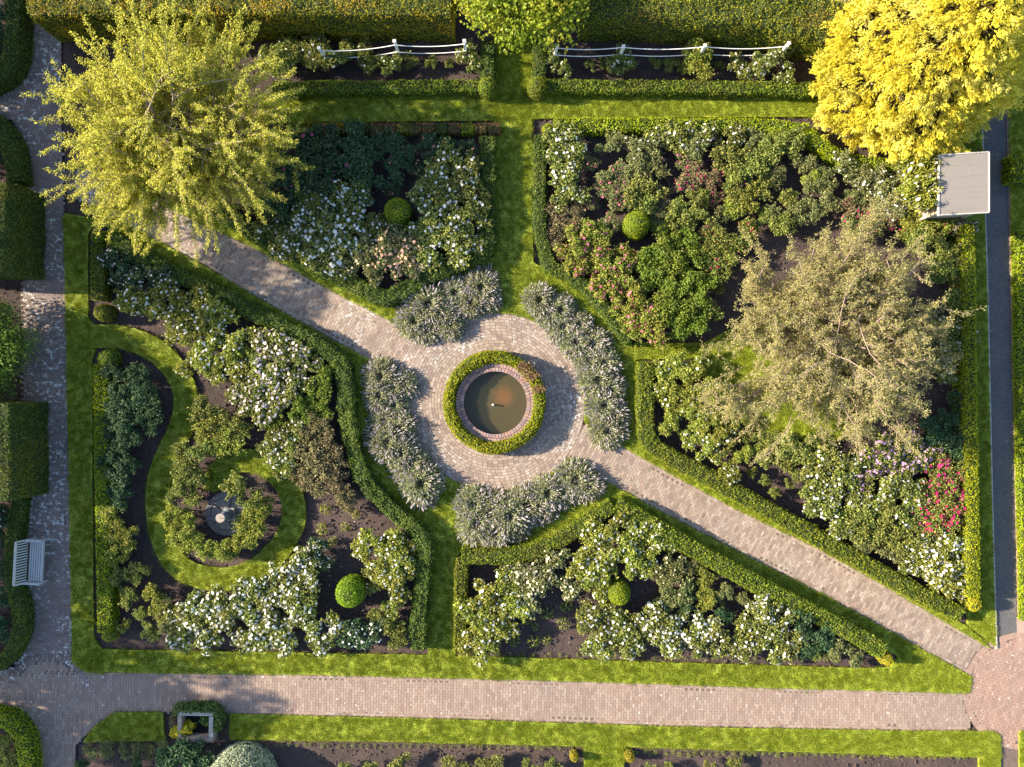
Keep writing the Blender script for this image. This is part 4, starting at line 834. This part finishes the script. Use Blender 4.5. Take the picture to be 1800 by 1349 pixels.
# ------------------------------------------------------------------ lavender
def lav_meshes(seed):
    r = np.random.default_rng(seed); n = 300
    az = r.uniform(0, 6.283, n); el = np.arccos(r.random(n) ** .8 * .97); ls_ = r.uniform(.68, 1.08, n) * (1 + .1 * np.sin(az * 3))
    d = np.stack([np.sin(el) * np.cos(az), np.sin(el) * np.sin(az), np.cos(el) * .85 + .1], 1); tip = d * ls_[:, None]
    base = d * .25 + r.normal(0, .03, (n, 3)); V, F = prisms(base, tip, .009, .006, 3)
    m = 4200; azl = r.uniform(0, 6.283, m); ell = np.arccos(r.random(m) ** .8 * .97); rr = r.uniform(.45, .98, m)
    dl = np.stack([np.sin(ell) * np.cos(azl), np.sin(ell) * np.sin(azl), np.cos(ell) * .85 + .05], 1)
    V2, F2 = leaf_geo(dl * rr[:, None], np.cross(dl, r.normal(0, 1, (m, 3))), .16, .042, .2, T=dl)
    Vj, Fj = join([(V, F), (V2, F2)]); rn = np.concatenate([np.repeat(r.random(n), 6), np.repeat(r.random(m), 4)])
    fo = mk('foliage', Vj, Fj, M['lav_leaf'], rnd=rn, link=False)
    V3, F3 = prisms(tip - d * .02, tip + d * .085, .023, .012, 4); V4, F4 = prisms(tip - d * .11, tip - d * .05, .019, .022, 4)
    Vj, Fj = join([(V3, F3), (V4, F4)]); fl = mk('flower_spikes', Vj, Fj, M['lav_fl'], rnd=np.repeat(r.random(2 * n), 8), link=False)
    return fo, fl
LAV = [lav_meshes(s) for s in (11, 12, 13, 14)]
lav_sets = {'upper left lavender arc by the pond': [(728, 563, 34), (748, 580, 30), (790, 570, 28), (752, 535, 40), (778, 552, 38), (800, 515, 40), (826, 530, 36), (845, 505, 36), (858, 525, 28)],
            'upper right lavender arc by the pond': [(948, 527, 32), (965, 552, 30), (985, 545, 30), (990, 575, 34), (1018, 572, 32), (1012, 600, 34), (1042, 605, 34), (1036, 632, 34), (1062, 640, 36), (1050, 668, 36), (1072, 685, 36), (1062, 712, 36), (1078, 730, 32), (1068, 758, 32)],
            'lower left lavender arc by the pond': [(668, 662, 32), (708, 676, 26), (690, 680, 30), (665, 695, 30), (692, 712, 30), (675, 742, 34), (700, 755, 32), (680, 778, 34), (702, 795, 34), (722, 818, 36), (740, 850, 36), (745, 870, 28)],
            'lower right lavender arc by the pond': [(832, 888, 34), (838, 920, 38), (865, 900, 36), (870, 935, 34), (895, 908, 38), (905, 930, 30), (925, 890, 36), (955, 895, 34), (962, 868, 36), (990, 862, 36), (1012, 845, 36), (1035, 855, 30), (998, 838, 28)]}
for gl_, items in lav_sets.items():
    side = gl_.split(' lavender')[0]
    for k, (px, py, r_) in enumerate(items):
        R = r_ / K * 1.02; x, y = P(px, py, .3); t = empty('lavender_plant', (x, y, -.02), rng.uniform(0, 6.28)); R *= rng.uniform(.88, 1.15); t.scale = (R, R, R * rng.uniform(.68, .92))
        tag(t, f'spiky grey lavender, {ORD[k]} plant along the {side} arc round the pond', 'lavender', gl_)
        fo, fl = LAV[k % 4]; inst('foliage', fo, t)['kind'] = 'stuff'; inst('flower_spikes', fl, t)['kind'] = 'stuff'

# ------------------------------------------------------------------ trees
def grow(s, d, L, nseg, grav=0.0, wobb=.12, r=rng):
    pts = [np.array(s, float)]; d = np.array(d, float); d /= np.linalg.norm(d)
    for i in range(nseg):
        d = d + r.normal(0, wobb, 3) + np.array([0, 0, -grav]); d /= np.linalg.norm(d); pts.append(pts[-1] + d * L / nseg)
    return np.array(pts)
def make_tree(name, base, R, h0, htop, label, leafmat, bark, limbs=9, secs=7, shoots=10, lpb=90, leaf=.07, shoot_len=(.9, 1.5), off=.06, seed=3, grav=.05, twig_r=.008, bare=0.0, subtw=0, extra=0, lean=(0, 0), up=.35, inner_lp=1.0, spread=.07, cat_='tree', sec_len=.42, tw_sides=3, limb_r=.10):
    r = np.random.default_rng(seed); SA, SB, RA, RB = [], [], [], []; TA, TB, TRA, TRB = [], [], [], []; LP, LT = [], []
    cen = np.array([lean[0], lean[1], 0.]); fork = np.array([lean[0] * .15, lean[1] * .15, h0])
    def add(pts, r0, r1, thin=False):
        n = len(pts) - 1; rr = np.linspace(r0, r1, n + 1); A_, B2_, C_, D_ = (TA, TB, TRA, TRB) if thin else (SA, SB, RA, RB)
        for i in range(n): A_.append(pts[i]); B2_.append(pts[i + 1]); C_.append(rr[i]); D_.append(rr[i + 1])
    add(grow((0, 0, -.1), (0, 0, 1), h0 + .1, 4, 0, .03, r), .20, .15); SB[-1] = fork
    tips = []
    for i in range(limbs):
        az = 6.283 * (i + r.uniform(-.3, .3)) / limbs; k = i % 3; rad = R * (.62, .42, .2)[k]; zt = h0 + (htop - h0) * (.42, .62, .8)[k]
        tgt = cen + np.array([math.cos(az) * rad, math.sin(az) * rad, zt]); L = np.linalg.norm(tgt - fork); pts = grow(fork, (tgt - fork) * .6 + np.array([0, 0, .5 * L]), L * 1.05, 7, -.0, .10, r)
        pts = pts + (tgt - pts[-1]) * np.linspace(0, 1, len(pts))[:, None] ** 1.5; add(pts, limb_r, limb_r * .35)
        for j in range(secs):
            t = r.uniform(.35, 1.0); p = pts[int(t * 7)]; a2 = math.atan2(p[1] - cen[1], p[0] - cen[0]) + r.normal(0, .9) if k < 2 else r.uniform(0, 6.28)
            d = np.array([math.cos(a2), math.sin(a2), r.uniform(0, .7)]); sp = grow(p, d, R * sec_len * r.uniform(.6, 1.2), 6, .03, .15, r); add(sp, limb_r * .3, .012)
            for m_ in range(shoots):
                q = sp[r.integers(1, 7)]; out = q - cen; a3 = math.atan2(out[1], out[0]) + r.normal(0, .8); dd = np.array([math.cos(a3), math.sin(a3), r.normal(up, .35)])
                tips.append((q, dd, r.uniform(*shoot_len)))
    for i in range(extra):       # long arching shoots that break the outline
        a2 = r.uniform(0, 6.283); q = cen + np.array([math.cos(a2) * R * .66, math.sin(a2) * R * .66, h0 + (htop - h0) * r.uniform(.3, .7)]); tips.append((q, (math.cos(a2), math.sin(a2), .25), r.uniform(1.2, 1.9)))
    for q, dd, L in tips:
        hd = q - cen; rh = math.hypot(hd[0], hd[1]) / R
        pts = grow(q, dd, L, 6, grav, .14, r); add(pts, twig_r * 1.5, twig_r * .7, True)
        lines = [pts]
        for _ in range(subtw):
            s_ = pts[r.integers(1, 6)]; tw = grow(s_, np.array(dd) * .6 + r.normal(0, .7, 3), L * r.uniform(.25, .5), 3, .02, .2, r); add(tw, twig_r * .9, twig_r * .5, True); lines.append(tw)
        n = int(lpb * L / 1.2 * (1 if rh > .35 else inner_lp) * (1 - bare * r.random()))
        if n < 3: continue
        for ln_ in lines:
            m_ = max(2, int(n / (1 if ln_ is pts else 2.5) / (1 + subtw * .4))); t = r.random(m_) ** .8 * (len(ln_) - 1.001); ii = t.astype(int); f = (t - ii)[:, None]; c = ln_[ii] * (1 - f) + ln_[ii + 1] * f
            dr = norm(r.normal(0, 1, (m_, 3))); LP.append(c + dr * off * r.uniform(.4, 1.1, (m_, 1))); LT.append(dr + (ln_[ii + 1] - ln_[ii]) * 3)
    root = empty(name, (*base, 0)); tag(root, label, cat_)
    V, F = prisms(SA, SB, np.array(RA), np.array(RB), 7); mk('trunk', V, F, M[bark], root, smooth=True)
    V, F = prisms(TA, TB, np.array(TRA), np.array(TRB), tw_sides); tag(mk('twigs', V, F, M[bark], root), kind='stuff')
    LPa = np.concatenate(LP); LTa = np.concatenate(LT); n = len(LPa); sz = leaf * r.uniform(.65, 1.3, n)
    V, F = leaf_geo(LPa, np.tile([[-.75, .08, .8]], (n, 1)), sz, sz * .5, .75, T=LTa)
    tag(mk('crown', V, F, M[leafmat], root, rnd=np.repeat(np.clip(r.normal(.5, .27, n), 0, 1), 4)), kind='stuff'); print(name, 'leaves', n, 'segs', len(TA))
    return root
# yellow-green tree, upper left
bx_, by_ = P(345, 285); cx_, cy_ = P(298, 215, 3.6)
make_tree('yellow_green_tree', (bx_, by_), 4.2, 1.2, 5.2, 'large yellow-green tree with spiky leafy shoots over the upper left paths', 'treeA', 'barkA', 14, 12, 12, 125, .070, (.6, 1.25), .10, 3, .04, .007, extra=95, lean=(cx_ - bx_, cy_ - by_), up=.35)
# bare-twigged tree, right
bx_, by_ = P(1440, 600); cx_, cy_ = P(1470, 590, 3.2)
make_tree('bare_twigged_tree', (bx_, by_), 4.6, 1.1, 4.2, 'wide pale tree with many bare pinkish twigs over the right bed', 'treeB', 'barkB', 15, 11, 12, 190, .066, (.45, .9), .10, 5, .03, .0062, bare=.35, subtw=5, extra=14, lean=(cx_ - bx_, cy_ - by_), up=.25, inner_lp=.8, sec_len=.46, limb_r=.055)
def blob_tree(name, base, lean, R, z0, z1, n_cl, lpc, leaf, mat, label, seed, cat_='tree', asp=.8, flat=1.0, cr=.36):
    r = np.random.default_rng(seed); root = empty(name, (*base, 0)); tag(root, label, cat_)
    zc = (z0 + z1) / 2; rz = (z1 - z0) / 2; d = norm(r.normal(0, 1, (n_cl, 3)) + np.array([0, 0, .45])); f = r.random(n_cl) ** .4
    C = np.array([lean[0], lean[1], zc]) + d * np.array([R, R, rz]) * f[:, None] * .85; cR = R * cr * r.uniform(.6, 1.1, n_cl)
    PP, NN = [], []
    for c, q in zip(C, cR):
        m_ = int(lpc * (q / (R * cr)) ** 2); dd = norm(r.normal(0, 1, (m_, 3)) + np.array([0, 0, .5])); PP.append(c + dd * q * (r.random((m_, 1)) ** .3) * np.array([1, 1, .75]) * r.uniform(.8, 1.15, (m_, 1))); NN.append(dd * .7 + np.array([0, 0, .5]))
    Pn = np.concatenate(PP); Pn[:, 2] = np.maximum(Pn[:, 2], .08); n = len(Pn); sz = leaf * r.uniform(.6, 1.25, n); V, F = leaf_geo(Pn, np.concatenate(NN), sz, sz * asp, .55)
    A, B = [np.array([0, 0, -.1])], [np.array([lean[0] * .3, lean[1] * .3, max(.3, z0)])]
    ra, rb = [.16], [.12]
    for c in C[:: max(1, n_cl // 30)]: A.append(B[0]); B.append(c); ra.append(.07); rb.append(.015)
    Vt, Ft = prisms(A, B, np.array(ra), np.array(rb), 6); mk('trunk', Vt, Ft, M['barkA'], root, smooth=True)
    cr_ = mk('crown', V, F, M[mat], root, rnd=np.repeat(np.clip(r.normal(.5, .27, n), 0, 1), 4)); tag(cr_, kind='stuff')
    return root
bx_, by_ = P(905, -30); blob_tree('leafy_vine_tree', (bx_, by_), (P(918, -42, 2.6)[0] - bx_, P(918, -42, 2.6)[1] - by_), 2.45, 1.4, 3.1, 70, 360, .13, 'treeC', 'broad-leaved yellow-green tree arching over the top of the grass lane', 21)
bx_, by_ = P(14, 608); blob_tree('dark_leafy_shrub', (bx_, by_), (-.1, 0), 1.95, .1, 2.2, 70, 320, .12, 'shrubD', 'big dark glossy shrub between the two yew blocks', 22, 'shrub', .45)
# trees outside the left side of the frame; their shade falls across the left beds and the lower walk
tC = blob_tree('spreading_tree', P(-180, 950), (0, 0), 2.2, 1.4, 4.6, 60, 300, .14, 'treeD', 'spreading tree left of the bench outside the hedge', 23)
def copy_tree(src, loc, sc, rz, label):
    o = src.copy(); COL.objects.link(o); o.location = (*loc, 0); o.scale = (sc,) * 3; o.rotation_euler = (0, 0, rz); o['label'] = label
    for ch in src.children: c = ch.copy(); COL.objects.link(c); c.parent = o
    return o
copy_tree(tC, P(-190, 1100), .8, 1.0, 'smaller spreading tree left of the low corner hedge')
copy_tree(tC, P(-200, 640), .95, 2.0, 'spreading tree behind the big dark glossy shrub')
copy_tree(tC, P(-190, 230), 1.0, 3.0, 'spreading tree left of the upper path branch')
copy_tree(tC, P(-170, 60), 1.0, 5.0, 'spreading tree outside the upper left corner')
tD = blob_tree('tall_airy_tree', P(-300, 1140), (0, 0), 2.9, 3.0, 8.2, 60, 120, .17, 'treeD', 'tall airy tree beyond the left end of the lower walk', 24, cr=.2)
copy_tree(tD, P(-560, 1165), 1.25, 1.3, 'tallest airy tree farther beyond the left end of the lower walk')
copy_tree(tD, P(-130, 440), .9, 2.3, 'tall airy tree behind the upper yew block')
# golden conifer
r = np.random.default_rng(31); bx_, by_ = P(1575, 125); root = empty('golden_conifer', (bx_, by_, 0)); tag(root, 'big golden yellow conifer in the upper right corner', 'conifer')
n = 3600; zz = .15 + 7.3 * (1 - np.sqrt(r.random(n))) ** .9; az = r.uniform(0, 6.283, n)
def crad(z): return 3.35 * np.clip(1 - (np.clip(z - 1.3, 0, 9) / 6.4) ** 1.25, .02, 1) * np.clip(.80 + .2 * z / 1.3, 0, 1)
lump = 1 + .10 * np.sin(az * 5 + zz * 1.6) + .07 * np.sin(az * 11 - zz * 2.3)
rad = crad(zz) * lump * r.uniform(.86, 1.04, n); C = np.stack([np.cos(az) * rad, np.sin(az) * rad, zz], 1)
out = np.stack([np.cos(az), np.sin(az), np.full(n, .45)], 1); axis_ = norm(out + r.normal(0, .35, (n, 3)) + np.array([0, 0, -.15])); pn = norm(np.stack([np.cos(az) * .5, np.sin(az) * .5, np.full(n, .8)], 1) + r.normal(0, .3, (n, 3)))
pn = norm(pn - axis_ * np.sum(pn * axis_, axis=1, keepdims=True)); bi = np.cross(pn, axis_)
k = 38; a_ = r.uniform(-1, 1, (n, k)); t_ = r.random((n, k)) ** .7; fl = r.uniform(.28, .52, (n, 1))
PT = C[:, None] + axis_[:, None] * (t_ * fl)[..., None] + bi[:, None] * (a_ * fl * .42 * (1.1 - .6 * t_))[..., None] + pn[:, None] * (r.normal(0, .02, (n, k)) - .12 * a_ ** 2 * fl)[..., None]
TT = axis_[:, None] + bi[:, None] * (a_ * .8)[..., None]
V, F = leaf_geo(PT.reshape(-1, 3), np.repeat(pn, k, 0), r.uniform(.08, .15, n * k), r.uniform(.03, .055, n * k), .28, T=TT.reshape(-1, 3))
tone = np.repeat(np.clip(r.normal(.55, .2, n), 0, 1), k) * .7 + .3 * r.random(n * k)
tag(mk('crown', V, F, M['gold'], root, rnd=np.repeat(tone, 4)), kind='stuff')
V, F = prisms([[0, 0, -.1]], [[0, 0, 6.5]], .22, .04, 8); mk('trunk', V, F, M['barkA'], root)
nb_ = 260; az = r.uniform(0, 6.28, nb_); zb = r.uniform(.3, 6, nb_); e = crad(zb) * .93
V, F = prisms(np.stack([az * 0, az * 0, zb * .85], 1), np.stack([np.cos(az) * e, np.sin(az) * e, zb], 1), .035, .01, 4); mk('branches', V, F, M['barkA'], root)
# dim core so the trunk zone reads dense
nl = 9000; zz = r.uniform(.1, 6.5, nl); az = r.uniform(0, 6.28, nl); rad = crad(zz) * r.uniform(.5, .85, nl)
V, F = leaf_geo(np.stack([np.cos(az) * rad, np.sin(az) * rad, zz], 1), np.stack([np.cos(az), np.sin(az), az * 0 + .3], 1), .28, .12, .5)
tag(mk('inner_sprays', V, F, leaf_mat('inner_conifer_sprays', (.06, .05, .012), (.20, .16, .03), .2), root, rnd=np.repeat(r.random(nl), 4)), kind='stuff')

# ------------------------------------------------------------------ pond
px_, py_ = P(871, 708)
pond = empty('round_pond', (px_, py_, 0)); tag(pond, 'round brick pond of murky brown water at the centre', 'pond')
def disc(n, r, z): t = np.linspace(0, 2 * math.pi, n, endpoint=False); return [(r * math.cos(a), r * math.sin(a), z) for a in t]
ri, ro = 1.17, 1.44
n = 72; V = disc(n, ri, -.2) + disc(n, ri, .33) + disc(n, ro, .33) + disc(n, ro, -.1); k = np.arange(n); k2 = (k + 1) % n
F = np.concatenate([np.stack([k, k2, k2 + n, k + n], 1)[:, ::-1], np.stack([k + n, k2 + n, k2 + 2 * n, k + 2 * n], 1)[:, ::-1], np.stack([k + 2 * n, k2 + 2 * n, k2 + 3 * n, k + 3 * n], 1)[:, ::-1]])
mk('pond_wall', V, F, M['mortar'], pond)
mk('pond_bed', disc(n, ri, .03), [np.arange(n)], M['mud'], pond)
mk('water', disc(n, ri - .002, .20), [np.arange(n)], M['water'], pond)
for (r0, r1, nb, ph) in ((ri - .015, ri + .122, 66, 0), (ri + .138, ro + .005, 74, .5)):
    a = 2 * math.pi / nb; g = .008
    def wedge():
        pts = []
        for z in (.28, .40):
            for rr_, s in ((r0, -1), (r1, -1), (r1, 1), (r0, 1)): t = s * (a / 2 - g / rr_); pts.append((rr_ * math.cos(t), rr_ * math.sin(t), z))
        return mk('brick', pts, [[0, 3, 2, 1], [4, 5, 6, 7], [0, 1, 5, 4], [1, 2, 6, 5], [2, 3, 7, 6], [3, 0, 4, 7]], M['brick_cope'], rnd=np.zeros(8), link=False)
    me = wedge()
    for i in range(nb): inst('brick', me, pond, (0, 0, rng.normal(0, .003)), (0, 0, a * (i + ph)))
hx, hy = P(866.5, 712, .2); V = [(0, 0, .222)] + disc(10, .035, .215) + disc(10, .045, .19) + disc(10, .03, -.12); V = np.array(V)
F3 = [[0, 1 + i, 1 + (i + 1) % 10] for i in range(10)]; F4 = [[1 + i, 11 + i, 11 + (i + 1) % 10, 1 + (i + 1) % 10] for i in range(10)] + [[11 + i, 21 + i, 21 + (i + 1) % 10, 11 + (i + 1) % 10] for i in range(10)]
mk('fountain_nozzle', V + np.array([hx - px_, hy - py_, 0]), [np.array(F3), np.array(F4)], M['paint'], pond)

# ------------------------------------------------------------------ sundial on its round paving
sx, sy = P(400, 903); sp = mk('sundial_paving', [(sx + .82 * math.cos(t), sy + .82 * math.sin(t), .0) for t in np.linspace(0, 6.283, 40, endpoint=False)], [np.arange(40)], M['mortar']); tag(sp, kind='structure')
n = 44; me = brick_mesh(M['slate'], .20, .095)
for i in range(n):
    t = 2 * math.pi * i / n; inst('brick', me, sp, (sx + .72 * math.cos(t), sy + .72 * math.sin(t), .035 + rng.normal(0, .006)), (rng.normal(0, .02), rng.normal(0, .02), t))
for q in range(5):
    a0, a1 = 2 * math.pi * q / 5 + .04, 2 * math.pi * (q + 1) / 5 - .04; pts = [(.06 * math.cos((a0 + a1) / 2), .06 * math.sin((a0 + a1) / 2))] + [(.6 * math.cos(t), .6 * math.sin(t)) for t in np.linspace(a0, a1, 7)]
    m_ = len(pts); zt = .04 + rng.normal(0, .006); V = [(sx + x, sy + y, zt) for x, y in pts] + [(sx + x, sy + y, -.02) for x, y in pts]; kk = np.arange(m_)
    mk('slab', V, [kk[None], np.stack([kk, kk + m_, (kk + 1) % m_ + m_, (kk + 1) % m_], 1)], M['slate'], sp)
def lathe(prof, n=20):
    V = [(r_ * math.cos(2 * math.pi * i / n), r_ * math.sin(2 * math.pi * i / n), z) for r_, z in prof for i in range(n)]; F = []
    for j in range(len(prof) - 1):
        for i in range(n): F.append([j * n + i, j * n + (i + 1) % n, (j + 1) * n + (i + 1) % n, (j + 1) * n + i])
    return np.array(V), [np.array(F), (np.arange(n) + (len(prof) - 1) * n)[None]]
bxs, bys = P(404, 903.5)
sd = empty('sundial', (bxs, bys, .03), .06); tag(sd, 'stone baluster sundial standing on round paving inside the swirl', 'sundial')
V, F = box(-.23, -.23, 0, .23, .23, .13, .01); mk('plinth', V, F, M['stone'], sd)
V, F = lathe([(.21, .13), (.20, .20), (.12, .25), (.105, .30), (.17, .42), (.175, .50), (.12, .66), (.085, .76), (.10, .82), (.15, .86), (.15, .88)]); mk('baluster', V, F, M['bluestone'], sd, smooth=True)
V, F = lathe([(.13, .88), (.165, .90), (.165, .95), (.155, .96)], 28); mk('dial', V, F, M['stone_warm'], sd)
mk('gnomon', [(-.09, -.004, .961), (.09, -.004, .961), (.07, -.004, 1.07), (-.09, .004, .961), (.09, .004, .961), (.07, .004, 1.07)], [np.array([[0, 1, 2], [5, 4, 3]]), np.array([[0, 3, 4, 1], [1, 4, 5, 2], [2, 5, 3, 0]])], M['bluestone'], sd)

# ------------------------------------------------------------------ bench
x0, y0 = P(56, 986, .4); be_ = empty('garden_bench', (x0, y0, .03), math.radians(-3)); tag(be_, 'weathered slatted wooden bench facing the path by the swirl garden', 'bench')
def part(nm, x0, y0, z0, x1, y1, z1, mat, par, bev=.004, rot=None, loc=None):
    V, F = box(x0, y0, z0, x1, y1, z1, bev); o = mk(nm, V, F, mat, par)
    if loc: o.location = loc
    if rot: o.rotation_euler = rot
    return o
hw = .78
for i in range(6): part('seat_slat', -.06 + i * .083, -hw + .05, .41, -.06 + i * .083 + .062, hw - .05, .435, M['bench'], be_)
for sgn in (-1, 1):
    part('leg', .38, sgn * hw - .03, 0, .44, sgn * hw + .03, .62, M['bench'], be_); part('leg', -.16, sgn * hw - .03, 0, -.10, sgn * hw + .03, .44, M['bench'], be_)
    part('armrest', -.16, sgn * hw - .035, .62, .47, sgn * hw + .035, .655, M['bench'], be_); part('side_rail', -.10, sgn * hw - .02, .33, .38, sgn * hw + .02, .40, M['bench'], be_)
    part('back_post', -.03, -.03, 0, .03, .03, .56, M['bench'], be_, rot=(0, -.24, 0), loc=(-.125, sgn * hw, .42))
part('top_rail', -.03, -hw, 0, .03, hw, .07, M['bench'], be_, rot=(0, -.24, 0), loc=(-.255, 0, .93))
part('front_rail', .385, -hw + .03, .33, .425, hw - .03, .40, M['bench'], be_)
for i in range(15): part('back_slat', -.009, -.022, 0, .009, .022, .50, M['bench'], be_, .002, rot=(0, -.24, 0), loc=(-.128, -hw + .10 + i * (2 * hw - .2) / 14, .45))

# ------------------------------------------------------------------ rope fences
def rope_fence(posts, label, tail=None):
    """posts: (photo pixel of post top), height"""
    hz = 1.45; root = empty('rope_fence', (0, 0, 0)); tag(root, label, 'fence'); W_ = [P(a, b_, hz) for a, b_ in posts]
    for (x, y), vis in zip(W_, range(99)):
        V, F = box(-.05, -.05, -.1, .05, .05, hz, .004); p_ = mk('post', V, F, M['paint'], root, loc=(x, y, 0)); p_.rotation_euler = (rng.normal(0, .02), rng.normal(0, .02), .05)
        V, F = box(-.062, -.062, hz, .062, .062, hz + .03, .025); mk('post_cap', V, F, M['paint'], p_)
    for zr in (hz - .12, hz - .72):
        for (a, b_) in zip(W_[:-1], W_[1:]):
            t = np.linspace(0, 1, 15); L = math.hypot(b_[0] - a[0], b_[1] - a[1]); sag = .15 * L / 2.5 + .03
            pts = np.stack([a[0] + (b_[0] - a[0]) * t, a[1] + (b_[1] - a[1]) * t - .06, zr - sag * 4 * t * (1 - t)], 1)
            V, F = prisms(pts[:-1], pts[1:], .017, .017, 6); mk('rope', V, F, M['rope'], root, smooth=True)
rope_fence([(562, 84), (693, 74), (817, 72)], 'white post and double rope fence left of the grass lane')
rope_fence([(977, 79), (1096, 78), (1241, 77), (1388, 76)], 'white post and double rope fence right of the grass lane')

# ------------------------------------------------------------------ shelter beside the asphalt walk
zr = 2.15; c = [P(1651, 273, zr), P(1738, 267.5, zr), P(1738, 373.5, zr), P(1650, 378.5, zr)]
ctr = np.mean(c, axis=0); sh = empty('garden_shelter', (*ctr, 0)); tag(sh, 'small open-fronted garden shelter with flat buff roof beside the asphalt walk', 'shelter')
L = [np.array(p) - ctr for p in c]
def slab(nm, pts, z0, z1, mat, par):
    n = len(pts); V = [(p[0], p[1], z1) for p in pts] + [(p[0], p[1], z0) for p in pts]; k = np.arange(n)
    return mk(nm, V, [k[None, ::-1], k[None] + n, np.stack([k, (k + 1) % n, (k + 1) % n + n, k + n], 1)], mat, par)
roof = slab('roof', L, zr - .07, zr, M['roof'], sh)
nrow = 16                               # felt laps across the roof
for i in range(nrow):
    t0, t1 = i / nrow, (i + 1.0) / nrow; a = L[0] + (L[3] - L[0]) * t0; b2 = L[1] + (L[2] - L[1]) * t0; c2 = L[1] + (L[2] - L[1]) * t1; d2 = L[0] + (L[3] - L[0]) * t1
    slab('roof_strip', [a * .985, b2 * .985, c2 * .985, d2 * .985], zr + .001, zr + .004 + (i % 3) * .0025, M['roof'], sh)
def trim(a, b_, w=.045, nm='roof_edge'):
    d = b_ - a; Ln = np.linalg.norm(d); V, F = box(-Ln / 2, -w / 2, -.06, Ln / 2, w / 2, .03, .004); o = mk(nm, V, F, M['rooftrim'], sh); o.location = (*((a + b_) / 2), zr + .003); o.rotation_euler = (0, 0, math.atan2(d[1], d[0])); return o
for i in range(4): trim(L[i] * (1.0 + .003 * i), L[(i + 1) % 4] * (1.0 + .003 * i))
def wall(a, b_, nb):
    d = (b_ - a); Ln = np.linalg.norm(d); an_ = math.atan2(d[1], d[0])
    for i in range(nb):
        z0 = i * (zr - .08) / nb; V, F = box(-Ln / 2, -.012, z0, Ln / 2, .012 + .004 * (i % 2), z0 + (zr - .08) / nb - .008); o = mk('wall_board', V, F, M['boards'], sh); o.location = (*((a + b_) / 2), 0); o.rotation_euler = (0, 0, an_)
I = [p * .84 for p in L]; wall(I[3], I[0], 12); wall(I[0], I[1], 12); wall(I[2], I[3], 12)
for p in I:
    V, F = box(-.04, -.04, 0, .04, .04, zr - .075); o = mk('post', V, F, M['boards'], sh); o.location = (*(p * 1.03), 0)
V, F = box(-.45, -.85, .40, .05, .85, .44); mk('seat', V, F, M['boards'], sh)

# ------------------------------------------------------------------ stone planter, ivy, small plants at the lower edge
zt = .45; pc = P(343, 1278, zt); pl = empty('stone_planter', (*pc, 0), math.radians(-1)); tag(pl, 'square stone planter with a dark hollow below the lower brick walk', 'planter')
w_, h_ = .66, .56; t_ = .17
for nm, b4, mt in (('coping_stone', (-w_, h_ - t_, w_, h_), 'stone'), ('coping_stone', (-w_, -h_, w_, -h_ + t_), 'stone_warm'), ('coping_stone', (-w_, -h_ + t_ + .004, -w_ + t_, h_ - t_ - .004), 'stone_warm'), ('coping_stone', (w_ - t_, -h_ + t_ + .004, w_, h_ - t_ - .004), 'stone')):
    part(nm, b4[0], b4[1], -.05, b4[2], b4[3], zt, M[mt], pl, .01)
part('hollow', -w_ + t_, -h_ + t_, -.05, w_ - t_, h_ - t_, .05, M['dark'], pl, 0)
def ivy(pts, rad, label, mat='ivy', name='ivy', leaf=.09, dens=900, hgt=.35, cat_='ivy'):
    q = np.array([P(a, b_, .3) for a, b_ in pts]); r = resample(q, .05); n = int(len(r) * dens * .05 * rad * 6); i = rng.integers(0, len(r), n); a = rng.uniform(0, 6.28, n); rr = rad * np.sqrt(rng.random(n))
    Pn = np.column_stack([r[i, 0] + rr * np.cos(a), r[i, 1] + rr * np.sin(a), .04 + hgt * rng.random(n) ** .7 * (1 - .5 * rr / rad)]); c0 = Pn.mean(0) * np.array([1, 1, 0])
    V, F = leaf_geo(Pn - c0, np.tile([0, 0, 1.], (n, 1)), leaf * rng.uniform(.6, 1.2, n), leaf * .8, .6)
    o = mk(name, V, F, M[mat], rnd=np.repeat(rng.random(n), 4), loc=c0); tag(o, label, cat_)
ivy([(312, 1248), (345, 1245), (378, 1246), (388, 1262), (380, 1278)], .22, 'green ivy spilling over the far corner of the stone planter', hgt=.6)
ivy([(356, 1266), (366, 1272)], .15, 'small tuft of ivy inside the stone planter', hgt=.5)
ivy([(308, 1288), (322, 1284), (330, 1280)], .2, 'clump of golden yellow grass beside the stone planter', 'yellowplant', 'golden_grass', .2, 500, .5, 'plant')
ivy([(1368, 912), (1388, 922)], .16, 'patch of tiny white daisies on the grass edge by the lower path', 'w', 'daisy_patch', .035, 300, .06, 'flowers')
ivy([(300, 1262), (300, 1285)], .14, 'speckled low plants between planter and small lawn', 'rose_z', 'ground_plants', .07, 500, .15, 'plant')
# white garden wall and dark bed at the top right behind the conifer
x0, y0 = P(1472, 0, 1.2); gw = empty('white_gate_pier', (x0 + .25, y0 + .5, 0)); tag(gw, 'white painted pier just showing behind the golden conifer at the top edge', 'pier')
part('pier', -.35, -.9, 0, .35, .9, 1.2, M['paint'], gw, .01); part('pier_cap', -.40, -.95, 1.203, .40, .95, 1.27, M['rooftrim'], gw, .02)
print('hedge leaves', LEAVES[0], 'bushes', len(QUEUE))
